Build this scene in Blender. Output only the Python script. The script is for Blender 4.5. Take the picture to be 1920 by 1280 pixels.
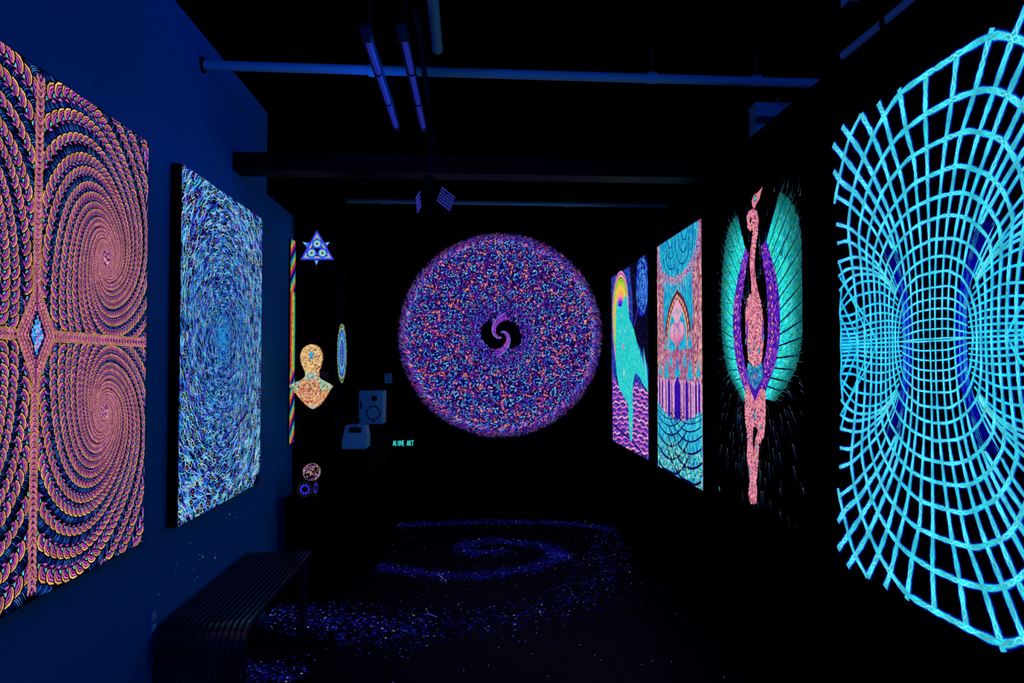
import bpy, math, random
import numpy as np
from mathutils import Vector, Matrix

for o in list(bpy.data.objects):
    bpy.data.objects.remove(o)
scene = bpy.context.scene
C = scene.collection
rng = np.random.default_rng(11)
random.seed(5)

# ------------------------------------------------------------------ camera
F = 1200.0                      # focal length in pixels of the 1920 px frame
CAM_Z = 1.5
PITCH = math.atan(29.0 / F)
SHIFT = 16.0
YAW = math.atan(70.0 / F * math.cos(PITCH))
cam = bpy.data.cameras.new('camera')
cam.sensor_width = 36.0
cam.lens = F / 1920 * 36.0
cam.shift_y = SHIFT / 1920
cam.clip_start = 0.02
camo = bpy.data.objects.new('camera', cam)
C.objects.link(camo)
camo.location = (0, 0, CAM_Z)
camo.rotation_euler = (math.pi / 2 + PITCH, 0, -YAW)
scene.camera = camo

# ------------------------------------------------------------------ world, exposure
w = bpy.data.worlds.new('dark_room')
scene.world = w
w.use_nodes = True
w.node_tree.nodes['Background'].inputs[0].default_value = (0.0, 0.0, 0.0, 1)
w.node_tree.nodes['Background'].inputs[1].default_value = 0.0
vs = scene.view_settings
vs.view_transform = 'Standard'
vs.look = 'None'
vs.exposure = 0.0
vs.gamma = 1.0
vs.use_curve_mapping = False

# ultraviolet flood lamps hanging from the ceiling behind the camera light the room
UV_COL = (0.0, 0.15, 1.0)
def uv_area(name, parent, loc, rot, size, power, col=UV_COL):
    l = bpy.data.lights.new(name, 'AREA')
    l.shape = 'RECTANGLE'; l.size, l.size_y = size
    l.energy = power; l.color = col
    o = bpy.data.objects.new(name, l); C.objects.link(o)
    o.parent = parent; o.location = loc; o.rotation_euler = rot
    return o
P_FRONT = 28.0      # lamps over the entrance
P_BAR = 0.55       # tube bars

# ------------------------------------------------------------------ helpers
def lin(c):
    c = np.asarray(c, float) / 255.0
    return np.where(c <= 0.04045, c / 12.92, ((c + 0.055) / 1.055) ** 2.4)

def tag(o, label=None, cat=None, group=None, kind=None):
    if label: o['label'] = label
    if cat: o['category'] = cat
    if group: o['group'] = group
    if kind: o['kind'] = kind
    return o

def empty(name, loc=(0, 0, 0), rz=0.0):
    o = bpy.data.objects.new(name, None); C.objects.link(o)
    o.location = loc; o.rotation_euler = (0, 0, rz)
    o.empty_display_size = 0.05
    return o

class MB:
    def __init__(s): s.v = []; s.f = []; s.sm = []
    def add(s, vs_, fs, smooth=False):
        b = len(s.v); s.v += [tuple(map(float, v)) for v in vs_]
        s.f += [tuple(b + i for i in f) for f in fs]; s.sm += [smooth] * len(fs)
        return s
    def box(s, x0, x1, y0, y1, z0, z1, bev=0.0):
        if bev <= 0:
            vs_ = [(x, y, z) for z in (z0, z1) for y in (y0, y1) for x in (x0, x1)]
            return s.add(vs_, [(0, 2, 3, 1), (4, 5, 7, 6), (0, 1, 5, 4), (1, 3, 7, 5), (3, 2, 6, 7), (2, 0, 4, 6)])
        import bmesh
        bm = bmesh.new(); bmesh.ops.create_cube(bm, size=1)
        for v in bm.verts:
            v.co = ((x0 + x1) / 2 + v.co.x * (x1 - x0), (y0 + y1) / 2 + v.co.y * (y1 - y0), (z0 + z1) / 2 + v.co.z * (z1 - z0))
        bmesh.ops.bevel(bm, geom=bm.edges[:], offset=bev, segments=2, profile=0.5, affect='EDGES')
        bm.verts.index_update()
        s.add([v.co[:] for v in bm.verts], [[v.index for v in f.verts] for f in bm.faces]); bm.free()
        return s
    def tube(s, pts, r, n=12, caps=True):
        pts = [Vector(p) for p in pts]; rings = []
        for i, p in enumerate(pts):
            d = (pts[min(i + 1, len(pts) - 1)] - pts[max(i - 1, 0)]).normalized()
            a = d.cross(Vector((0, 0, 1)))
            if a.length < 1e-3: a = d.cross(Vector((1, 0, 0)))
            a.normalize(); b = d.cross(a)
            rr = r[i] if isinstance(r, (list, tuple)) else r
            rings.append([p + (a * math.cos(t) + b * math.sin(t)) * rr for t in [2 * math.pi * k / n for k in range(n)]])
        fs = [(i * n + k, i * n + (k + 1) % n, (i + 1) * n + (k + 1) % n, (i + 1) * n + k) for i in range(len(pts) - 1) for k in range(n)]
        s.add([v for ring in rings for v in ring], fs, True)
        if caps:
            s.add(rings[0], [tuple(range(n))[::-1]]); s.add(rings[-1], [tuple(range(n))])
        return s
    def lathe(s, c, axis, prof, n=24):
        axis = Vector(axis).normalized(); a = axis.orthogonal().normalized(); b = axis.cross(a); c = Vector(c)
        vs_ = [c + axis * h + (a * math.cos(2 * math.pi * k / n) + b * math.sin(2 * math.pi * k / n)) * r for (r, h) in prof for k in range(n)]
        fs = [(i * n + k, i * n + (k + 1) % n, (i + 1) * n + (k + 1) % n, (i + 1) * n + k) for i in range(len(prof) - 1) for k in range(n)]
        s.add(vs_, fs, True)
        s.add(vs_[:n], [tuple(range(n))[::-1]]); s.add(vs_[-n:], [tuple(range(n))])
        return s
    def build(s, name, mat, parent=None):
        me = bpy.data.meshes.new(name)
        me.from_pydata(s.v, [], s.f)
        me.polygons.foreach_set('use_smooth', s.sm)
        me.materials.append(mat); me.update()
        o = bpy.data.objects.new(name, me); C.objects.link(o)
        if parent is not None: o.parent = parent
        return o

# pixel -> point of the place, for measuring things off the photograph
_f = Vector((math.sin(YAW) * math.cos(PITCH), math.cos(YAW) * math.cos(PITCH), math.sin(PITCH)))
_r = Vector((math.cos(YAW), -math.sin(YAW), 0))
_u = _r.cross(_f)
def ray(px, py):
    return _f + _r * ((px - 960) / F) + _u * ((640 + SHIFT - py) / F)
def at_x(px, py, X):
    d = ray(px, py); t = X / d.x
    return Vector((X, d.y * t, CAM_Z + d.z * t))
def at_y(px, py, Y):
    d = ray(px, py); t = Y / d.y
    return Vector((d.x * t, Y, CAM_Z + d.z * t))
def at_z(px, py, Z):
    d = ray(px, py); t = (Z - CAM_Z) / d.z
    return Vector((d.x * t, d.y * t, Z))

# ------------------------------------------------------------------ materials
def principled(name, col, rough=0.6, metal=0.0, spec=0.3, noise=0.0, scale=8.0, bump=0.0):
    m = bpy.data.materials.new(name); m.use_nodes = True
    nt = m.node_tree; b = nt.nodes['Principled BSDF']
    b.inputs['Roughness'].default_value = rough
    b.inputs['Metallic'].default_value = metal
    b.inputs['Specular IOR Level'].default_value = spec
    c = lin(col)
    tc = nt.nodes.new('ShaderNodeTexCoord')
    nz = nt.nodes.new('ShaderNodeTexNoise'); nz.inputs['Scale'].default_value = scale; nz.inputs['Detail'].default_value = 6
    nt.links.new(tc.outputs['Object'], nz.inputs['Vector'])
    mx = nt.nodes.new('ShaderNodeMix'); mx.data_type = 'RGBA'
    mx.inputs[6].default_value = (*(c * (1 - noise)), 1); mx.inputs[7].default_value = (*np.minimum(c * (1 + noise), 1), 1)
    nt.links.new(nz.outputs['Fac'], mx.inputs[0]); nt.links.new(mx.outputs[2], b.inputs['Base Color'])
    if bump > 0:
        bp = nt.nodes.new('ShaderNodeBump'); bp.inputs['Strength'].default_value = bump; bp.inputs['Distance'].default_value = 0.01
        nt.links.new(nz.outputs['Fac'], bp.inputs['Height']); nt.links.new(bp.outputs[0], b.inputs['Normal'])
    return m

M = {}
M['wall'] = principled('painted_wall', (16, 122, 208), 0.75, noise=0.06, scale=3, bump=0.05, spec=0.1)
M['black_wall'] = principled('black_wall_paint', (5, 6, 15), 0.9, noise=0.15, scale=4, spec=0.03)
M['ceiling'] = principled('black_ceiling_paint', (4, 4, 5), 0.95, noise=0.3, scale=5, spec=0.0)
M['floor'] = principled('dark_floor', (7, 8, 30), 0.55, noise=0.35, scale=6, bump=0.08, spec=0.08)
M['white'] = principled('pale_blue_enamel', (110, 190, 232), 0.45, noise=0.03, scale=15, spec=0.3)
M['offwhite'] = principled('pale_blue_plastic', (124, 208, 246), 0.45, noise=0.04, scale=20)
M['grey'] = principled('grey_steel', (50, 60, 90), 0.4, 0.5, noise=0.1, scale=30)
M['black'] = principled('black_lacquer', (6, 6, 7), 0.7, noise=0.2, scale=20, spec=0.05)
M['black_metal'] = principled('black_metal', (5, 6, 11), 0.5, 0.2, noise=0.2, scale=25, spec=0.1)
M['rubber'] = principled('dark_rubber', (18, 18, 22), 0.6, noise=0.1, scale=40)
M['bench'] = principled('dark_stained_wood', (24, 30, 42), 0.22, noise=0.35, scale=30, spec=0.6)
M['canvas'] = principled('black_canvas', (5, 5, 8), 0.9, noise=0.2, scale=120, bump=0.1, spec=0.03)
M['bar'] = principled('blue_violet_tube', (70, 80, 170), 0.4, noise=0.1, scale=30)
M['lit_tube'] = principled('lit_ultraviolet_tube', (60, 70, 150), 0.4, noise=0.1, scale=30)
_b = M['lit_tube'].node_tree.nodes['Principled BSDF']
_b.inputs['Emission Color'].default_value = (*lin((22, 36, 140)), 1); _b.inputs['Emission Strength'].default_value = 0.8

def paint_mat(name, strength=1.0, base=0.12):
    m = bpy.data.materials.new(name); m.use_nodes = True
    nt = m.node_tree; b = nt.nodes['Principled BSDF']
    a = nt.nodes.new('ShaderNodeAttribute'); a.attribute_name = 'paint'
    tc = nt.nodes.new('ShaderNodeTexCoord')
    nz = nt.nodes.new('ShaderNodeTexNoise'); nz.inputs['Scale'].default_value = 160; nz.inputs['Detail'].default_value = 2
    nt.links.new(tc.outputs['Object'], nz.inputs['Vector'])
    mr = nt.nodes.new('ShaderNodeMapRange'); mr.inputs[3].default_value = 0.82 * strength; mr.inputs[4].default_value = 1.12 * strength
    nt.links.new(nz.outputs['Fac'], mr.inputs[0])
    sc = nt.nodes.new('ShaderNodeVectorMath'); sc.operation = 'SCALE'; sc.inputs['Scale'].default_value = base
    nt.links.new(a.outputs['Color'], sc.inputs[0]); nt.links.new(sc.outputs[0], b.inputs['Base Color'])
    nt.links.new(a.outputs['Color'], b.inputs['Emission Color'])
    nt.links.new(mr.outputs[0], b.inputs['Emission Strength'])
    b.inputs['Roughness'].default_value = 0.7; b.inputs['Specular IOR Level'].default_value = 0.05
    m.cycles.emission_sampling = 'NONE'
    return m
M['paint'] = paint_mat('fluorescent_paint')

# ------------------------------------------------------------------ painted strokes as relief geometry
def catmull(P, n=8):
    P = np.asarray(P, float)
    if len(P) < 3:
        t = np.linspace(0, 1, n + 1)[:, None]; return P[0] * (1 - t) + P[-1] * t
    Q = np.vstack([2 * P[0] - P[1], P, 2 * P[-1] - P[-2]]); out = []
    for i in range(1, len(Q) - 2):
        p0, p1, p2, p3 = Q[i - 1:i + 3]
        t = np.linspace(0, 1, n, endpoint=False)[:, None]
        out.append(0.5 * (2 * p1 + (p2 - p0) * t + (2 * p0 - 5 * p1 + 4 * p2 - p3) * t ** 2 + (3 * p1 - p0 - 3 * p2 + p3) * t ** 3))
    out.append(P[-1:])
    return np.vstack(out)

def resample(P, step):
    d = np.r_[0, np.cumsum(np.hypot(*np.diff(P, axis=0).T))]
    n = max(2, int(d[-1] / step) + 1); s = np.linspace(0, d[-1], n)
    return np.c_[np.interp(s, d, P[:, 0]), np.interp(s, d, P[:, 1])]

class Art:
    """flat polygons (u across, v up, h out of the wall), each with its own colour"""
    def __init__(s): s.V = []; s.Cc = []; s.n = []; s.clip = None
    def polys(s, P, col, h):
        P = np.asarray(P, float); m, k, _ = P.shape
        h = np.broadcast_to(np.asarray(h, float).reshape(-1, 1), (m, k)) if np.ndim(h) < 2 else h
        c = np.asarray(col, float)
        if c.ndim == 1: c = c[None]
        if c.ndim == 2: c = np.broadcast_to(c[:, None, :], (m, k, 3))
        keep = np.ones(m, bool)
        if s.clip is not None:
            u0, u1, v0, v1 = s.clip; e = 0.006; ctr = P.mean(axis=1)
            keep = (ctr[:, 0] > u0) & (ctr[:, 0] < u1) & (ctr[:, 1] > v0) & (ctr[:, 1] < v1)
            P = np.stack([np.clip(P[..., 0], u0, u1), np.clip(P[..., 1], v0, v1)], -1)
        P, c, h = P[keep], c[keep], h[keep]; m = len(P)
        s.V.append(np.stack([P[..., 0], -h, P[..., 1]], -1).reshape(-1, 3)); s.Cc.append(lin(np.clip(c, 0, 255)).reshape(-1, 3))
        s.n.append(np.full(m, k, np.int32))
    def poly(s, P, col, h): s.polys(np.asarray(P, float)[None], col, h)
    def ribbon(s, P, wd, col, h, closed=False):
        P = np.asarray(P, float); n = len(P)
        if closed: P = np.vstack([P, P[:1]]); n += 1
        T = np.gradient(P, axis=0); T /= np.maximum(np.hypot(T[:, 0], T[:, 1]), 1e-9)[:, None]
        N = np.c_[-T[:, 1], T[:, 0]]; W = np.broadcast_to(np.asarray(wd, float), (n,))[:, None] / 2
        A, B = P + N * W, P - N * W
        q = np.stack([A[:-1], A[1:], B[1:], B[:-1]], 1)
        c = np.asarray(col, float)
        if c.ndim == 2:
            c = np.stack([c[:-1], c[1:], c[1:], c[:-1]], 1)
        s.polys(q, c, h)
    def strokes(s, x, y, ang, ln, wd, col, h, bend=0.0, k=6):
        x, y, ang = np.broadcast_arrays(np.asarray(x, float), np.asarray(y, float), np.asarray(ang, float)); m = len(x)
        ln = np.broadcast_to(ln, (m,)); wd = np.broadcast_to(wd, (m,)); bend = np.broadcast_to(bend, (m,))
        if k == 4: t = np.array([-.5, 0, .5, 0]); q = np.array([0, .5, 0, -.5])
        elif k == 6: t = np.array([-.5, -.22, .22, .5, .22, -.22]); q = np.array([0, .46, .46, 0, -.46, -.46])
        else:
            a = np.linspace(0, 2 * np.pi, k, endpoint=False); t = -.5 * np.cos(a); q = .5 * np.sin(a)
        X = t[None] * ln[:, None]; Y = q[None] * wd[:, None] + bend[:, None] * ln[:, None] * (0.25 - t[None] ** 2) * 4
        ca, sa = np.cos(ang)[:, None], np.sin(ang)[:, None]
        s.polys(np.stack([x[:, None] + X * ca - Y * sa, y[:, None] + X * sa + Y * ca], -1), col, h)
    def ellipse(s, cx, cy, rx, ry, col, h, k=20, rot=0.0):
        a = np.linspace(0, 2 * np.pi, k, endpoint=False); X, Y = rx * np.cos(a), ry * np.sin(a)
        s.poly(np.c_[cx + X * math.cos(rot) - Y * math.sin(rot), cy + X * math.sin(rot) + Y * math.cos(rot)], col, h)
    def build(s, name, parent=None, mat=None, label=None, stuff=True):
        V = np.vstack(s.V).astype(np.float32); K = np.vstack(s.Cc).astype(np.float32); n = np.concatenate(s.n)
        me = bpy.data.meshes.new(name); N = len(V)
        me.vertices.add(N); me.vertices.foreach_set('co', V.ravel())
        me.loops.add(N); me.loops.foreach_set('vertex_index', np.arange(N, dtype=np.int32))
        me.polygons.add(len(n)); me.polygons.foreach_set('loop_start', np.r_[0, np.cumsum(n)[:-1]].astype(np.int32))
        me.update(calc_edges=True)
        at = me.color_attributes.new('paint', 'FLOAT_COLOR', 'POINT')
        at.data.foreach_set('color', np.c_[K, np.ones(N, np.float32)].astype(np.float32).ravel())
        me.materials.append(mat or M['paint'])
        o = bpy.data.objects.new(name, me); C.objects.link(o)
        if parent is not None: o.parent = parent
        if stuff: o['kind'] = 'stuff'
        if label: o['label'] = label
        return o

def pick(cols, m, p=None):
    return np.asarray(cols, float)[rng.choice(len(cols), m, p=p)]

def inside(poly, x, y):
    poly = np.asarray(poly, float); r = np.zeros(len(x), bool); j = len(poly) - 1
    for i in range(len(poly)):
        (xi, yi), (xj, yj) = poly[i], poly[j]
        hit = ((yi > y) != (yj > y)) & (x < (xj - xi) * (y - yi) / (yj - yi + 1e-12) + xi)
        r ^= hit; j = i
    return r

def scatter(poly, m):
    poly = np.asarray(poly, float); lo, hi = poly.min(0), poly.max(0)
    x = rng.uniform(lo[0], hi[0], m * 3); y = rng.uniform(lo[1], hi[1], m * 3)
    k = inside(poly, x, y); return x[k][:m], y[k][:m]

# ------------------------------------------------------------------ the room
XL, XR, YB = -1.265, 1.30, 6.42          # left wall, face of the right-hand partition, back wall
ZC = 3.04
def struct(name, mb, mat, label, cat):
    return tag(mb.build(name, mat), label, cat, kind='structure')
struct('floor', MB().box(-1.9, 3.0, -2.6, 6.6, -0.08, 0.0), M['floor'], 'dark floor of the blacklit gallery', 'floor')
struct('ceiling', MB().box(-1.9, 3.0, -2.6, 6.6, ZC, ZC + 0.08), M['ceiling'], 'black painted gallery ceiling', 'ceiling')
struct('wall_left', MB().box(XL - 0.12, XL, -2.6, 3.95, 0, ZC), M['wall'], 'blue lit painted wall with two large canvases', 'wall')
struct('wall_left_recess', MB().box(XL - 0.12, XL - 0.02, 3.95, 4.62, 0, 2.56), M['wall'], 'short recessed stretch of blue lit wall', 'wall')
struct('wall_left_upper', MB().box(XL - 0.12, XL - 0.015, 3.95, 4.62, 2.56, ZC), M['black_wall'], 'black wall above the recess', 'wall')
struct('wall_right', MB().box(XR, XR + 0.12, -2.6, YB, 0, CAM_Z + 0.83 * XR), M['black_wall'], 'black partition carrying four glowing paintings', 'wall')
struct('wall_right_outer', MB().box(2.9, 3.0, -2.6, 6.6, 0, ZC), M['black_wall'], 'black outer wall beyond the partition', 'wall')
struct('wall_back', MB().box(-1.9, 3.0, YB, YB + 0.1, 0, ZC), M['black_wall'], 'black wall behind the round painting', 'wall')
struct('wall_behind', MB().box(-1.9, 3.0, -2.7, -2.6, 0, ZC), M['black_wall'], 'black wall at the gallery entrance', 'wall')
struct('wall_pillar', MB().box(XL - 0.12, -1.0, 4.62, 5.06, 0, ZC), M['black_wall'], 'black pillar carrying the star panel and the bust', 'wall')
struct('wall_left_far', MB().box(XL - 0.2, XL - 0.06, 5.06, YB, 0, ZC), M['black_wall'], 'black side wall behind the pillar', 'wall')
struct('trim_1', MB().box(XL, XR - 0.005, 3.40, 3.52, 2.523, 2.617), M['black_metal'], 'black steel beam crossing the room', 'beam')
struct('baseboard_left', MB().box(XL, XL + 0.014, -2.6, 3.95, 0, 0.10), M['wall'], 'low baseboard along the blue lit wall', 'baseboard')

# ------------------------------------------------------------------ paintings: shared frame
class Frame:
    """front plane of a painting on a side wall; uv() measures photo points in it"""
    def __init__(s, X, side, px0, px1, v_top, v_bot, name, label, cat='painting', thick=0.04):
        s.X, s.side = X, side
        ymid = 640
        ya, yb = at_x(px0, ymid, X).y, at_x(px1, ymid, X).y
        s.Yc = (ya + yb) / 2; s.W = abs(yb - ya) / 2
        ax = abs(X)
        s.zt, s.zb = CAM_Z + v_top * ax, CAM_Z + v_bot * ax
        s.H = s.zt - s.zb
        s.root = empty(name, (X, s.Yc, s.zb), math.pi / 2 if side < 0 else -math.pi / 2)
        tag(s.root, label, cat)
        s.canvas = MB().box(-s.W, s.W, 0, thick - 0.001, 0, s.H, 0.003).build('canvas', M['canvas'], s.root)
    def uv(s, px, py):
        p = at_x(px, py, s.X)
        return ((p.y - s.Yc) * (1 if s.side < 0 else -1), p.z - s.zb)
    def uvs(s, pts): return np.array([s.uv(*p) for p in pts])
    def bounds(s, e=0.004): return (-s.W + e, s.W - e, e, s.H - e)

# ================================================================== 1: rope spirals, left foreground
def rope_links(A, P, T, N, L, Wd, h0, huge, big):
    """leaf shaped twists along a rope; P centres, T tangents, N normals"""
    m = len(P); a = np.arctan2(T[:, 1], T[:, 0]); hand = np.sign(T[:, 0] * N[:, 1] - T[:, 1] * N[:, 0])
    h = h0 + (np.arange(m) % 60) * 26e-6
    ja = rng.normal(0, 0.06, m)
    def lens(off_n, off_t, rot, ln, wd, col, sub, bend=0.0, k=8, sel=None):
        s_ = slice(None) if sel is None else sel
        q = P[s_] + N[s_] * (off_n * Wd[s_])[:, None] + T[s_] * (off_t * L[s_])[:, None]
        if len(q) == 0: return
        cc = np.asarray(col, float)
        if cc.ndim == 1: cc = cc[None] * rng.uniform(0.80, 1.12, (len(q), 1))
        A.strokes(q[:, 0], q[:, 1], (a + hand * rot + ja)[s_], (ln * L)[s_], (wd * Wd)[s_], cc, (h + sub * 2e-6)[s_], bend=(bend * hand)[s_], k=k)
    lens(-0.26, 0.35, -0.50, 1.75, 0.44, (8, 0, 14), 0, 0.10)
    lens(-0.27, 0.35, -0.50, 1.45, 0.27, (168, 66, 190), 1, 0.10, 6)
    lens(-0.30, 0.38, -0.50, 1.05, 0.09, (246, 160, 176), 2, 0.10, 4)
    lens(0.10, 0, 0.48, 2.05, 0.92, (6, 0, 10), 3, 0.15, 10)
    lens(0.14, 0, 0.48, 1.78, 0.64, (248, 188, 110), 4, 0.16, 10)
    lens(0.085, 0.01, 0.48, 1.66, 0.54, (40, 2, 40), 5, 0.16, 8)
    lens(0.07, 0.01, 0.48, 1.55, 0.43, (216, 106, 172), 6, 0.16, 8)
    lens(0.03, 0.02, 0.48, 1.40, 0.34, (30, 2, 50), 7, 0.15, 8, big)
    lens(0.01, 0.03, 0.48, 1.32, 0.27, (176, 66, 196), 8, 0.14, 6, big)
    lens(-0.04, 0.05, 0.47, 1.15, 0.20, (12, 2, 34), 9, 0.12, 6, big)
    lens(-0.08, 0.08, 0.45, 0.90, 0.07, (236, 140, 200), 10, 0.10, 4, big)
    lens(-0.09, 0.10, 0.7, 0.44, 0.17, (60, 206, 210), 11, 0.2, 8, huge)

def rope_painting():
    f = Frame(-1.22, -1, -216, 274, 0.686, -0.535, 'rope_spiral_painting',
              'large canvas of pink and gold twisted rope spirals nearest on the blue wall')
    f_axis, cv = f.uv(65, 628)
    A = Art(); A.clip = f.bounds()
    B = Art(); B.clip = f.bounds()
    QU, QVt, QVb = f.W + abs(f_axis), f.H - cv, cv
    o = np.array([f_axis, cv])
    ctr = np.array(f.uv(200, 484)) - o
    ctr2 = np.array([ctr[0], abs(f.uv(192, 774)[1] - cv)])
    B.poly([(-f.W + .004, .004), (f.W - .004, .004), (f.W - .004, f.H - .004), (-f.W + .004, f.H - .004)], (1, 1, 6), 0.0006)
    arms, beta, ev = 14, 0.34, 1.34
    gap = math.exp(beta * 2 * math.pi / arms) - 1
    for sv in (1, -1):
        c0 = ctr if sv > 0 else ctr2
        QV = QVt if sv > 0 else QVb
        for ai in range(arms):
            ph, pts, rr = 0.0, [], []
            r = 0.80 * (1 + .012 * math.sin(ai * 2.4))
            while r > 0.022:
                th = 2 * math.pi * ai / arms + 1.1 - ph
                wob = 1 + 0.045 * math.sin(3 * th + 1.0)
                pts.append((c0[0] + r * wob * math.cos(th), c0[1] + ev * r * wob * math.sin(th))); rr.append(r)
                d = 0.078 if r > 0.06 else 0.13
                ph += d; r *= math.exp(-beta * d)
            P = np.array(pts); R = np.array(rr)
            T = np.gradient(P, axis=0); sp = np.hypot(T[:, 0], T[:, 1]); T /= sp[:, None]; N = np.c_[-T[:, 1], T[:, 0]]
            W_ = R * gap * np.hypot(N[:, 0], N[:, 1] * ev) * 0.86
            fat = (0.60 + 0.08 * ((ai * 5) % 3 - 1) + 0.34 * np.clip((0.26 - R) / 0.18, 0, 1))
            ok = (P[:, 0] > 0.006) & (P[:, 0] < QU + 0.01) & (P[:, 1] > 0.006) & (P[:, 1] < QV + 0.01)
            for su in (1, -1):
                S = np.array([su, sv])
                Pm = P * S; Tm = T * S; Nm = np.c_[-Tm[:, 1], Tm[:, 0]] * su * sv
                k = ok & (R > 0.08); m = int(k.sum())
                for g in np.linspace(-0.5, 0.5, 6):
                    q = Pm + Tm * (g * sp)[:, None] + Nm * (W_ * 0.60)[:, None] + o
                    B.strokes(q[k, 0], q[k, 1], np.arctan2(Nm[k, 1], Nm[k, 0]) + 0.30 * su * sv, W_[k] * 0.72, sp[k] * 0.085,
                              pick([(12, 44, 150), (22, 74, 184), (64, 130, 220), (6, 20, 90)], m), 0.0008, bend=0.15, k=4)
                rope_links(A, (Pm + o)[ok], Tm[ok], Nm[ok], sp[ok] * (0.85 + .15 * fat[ok]), (W_ * fat)[ok], 0.0012 + 0.0001 * (ai % 3),
                           (R > 0.20)[ok], (R > 0.09)[ok])
            # crowded eye of each spiral
        n = 420; t = rng.uniform(0, 6.283, n); r = 0.034 * np.sqrt(rng.random(n))
        for su in (1, -1):
            e = np.array([c0[0] * su, c0[1] * sv]) + o
            B.ellipse(e[0], e[1], .036, .036 * ev, (70, 24, 96), .0009, 20)
            B.strokes(e[0] + r * np.cos(t), e[1] + ev * r * np.sin(t), t + 1.2 * su * sv, .008, .0028, pick([(226, 130, 180), (150, 60, 190), (250, 190, 120), (20, 4, 40)], n), .0010 + rng.random(n) * 1e-4)
    # spine ropes along both axes of symmetry, chevron fashion
    for ax in range(2):
        for sgn in (1, -1):
            Ltot = (QVt if sgn > 0 else QVb) if ax == 0 else QU
            s_ = 0.085; P = []
            while s_ < Ltot - 0.02:
                P.append(s_); s_ += 0.011 + 0.009 * s_ / Ltot
            P = np.array(P); m = len(P)
            for side in (1, -1):
                off = side * 0.0048
                if ax == 0: q = np.c_[np.full(m, off), P * sgn]; T = np.tile((0, sgn), (m, 1)).astype(float); N = np.tile((side, 0), (m, 1)).astype(float)
                else: q = np.c_[P * sgn, np.full(m, off)]; T = np.tile((sgn, 0), (m, 1)).astype(float); N = np.tile((0, side), (m, 1)).astype(float)
                none = P > 9
                rope_links(A, q + o, T, N, np.full(m, 0.017), np.full(m, 0.015), 0.0032, none, none)
    # small diamond eye at the crossing, ringed by rope twists
    for ring in (0.105, 0.085, 0.066):
        for su in (1, -1):
            for sv in (1, -1):
                k = int(ring / .0085); t = (np.arange(k) + .5) / k
                q = np.c_[su * ring * .66 * (1 - t), sv * ring * 1.25 * t]; T = np.tile((-su * .66, sv * 1.25), (k, 1)); T = T / np.hypot(T[:, 0], T[:, 1])[:, None]
                N = np.c_[-T[:, 1], T[:, 0]] * su * sv; rope_links(A, q + o, T, -N, np.full(k, .013), np.full(k, .017), .0050, t > 9, t > 9)
    for s_, col in ((1.0, (16, 2, 30)), (0.86, (40, 20, 110)), (0.74, (30, 130, 225)), (0.30, (200, 110, 190)), (0.14, (50, 60, 200))):
        A.poly([(f_axis + 0.034 * s_, cv), (f_axis, cv + 0.066 * s_), (f_axis - 0.034 * s_, cv), (f_axis, cv - 0.066 * s_)], col, 0.0072 + (1 - s_) * 1e-4)
    x, y = scatter([(f_axis + 0.028, cv), (f_axis, cv + 0.056), (f_axis - 0.028, cv), (f_axis, cv - 0.056)], 110)
    A.strokes(x, y, rng.uniform(0, 6.28, len(x)), 0.010, 0.004, pick([(90, 220, 255), (40, 170, 240), (240, 150, 200), (20, 40, 150)], len(x)), 0.0074)
    B.build('painted_hatching', f.root, label='combed blue hatching between the ropes')
    A.build('painted_ropes', f.root, label='pink, gold and violet twisted ropes')
rope_painting()

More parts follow.
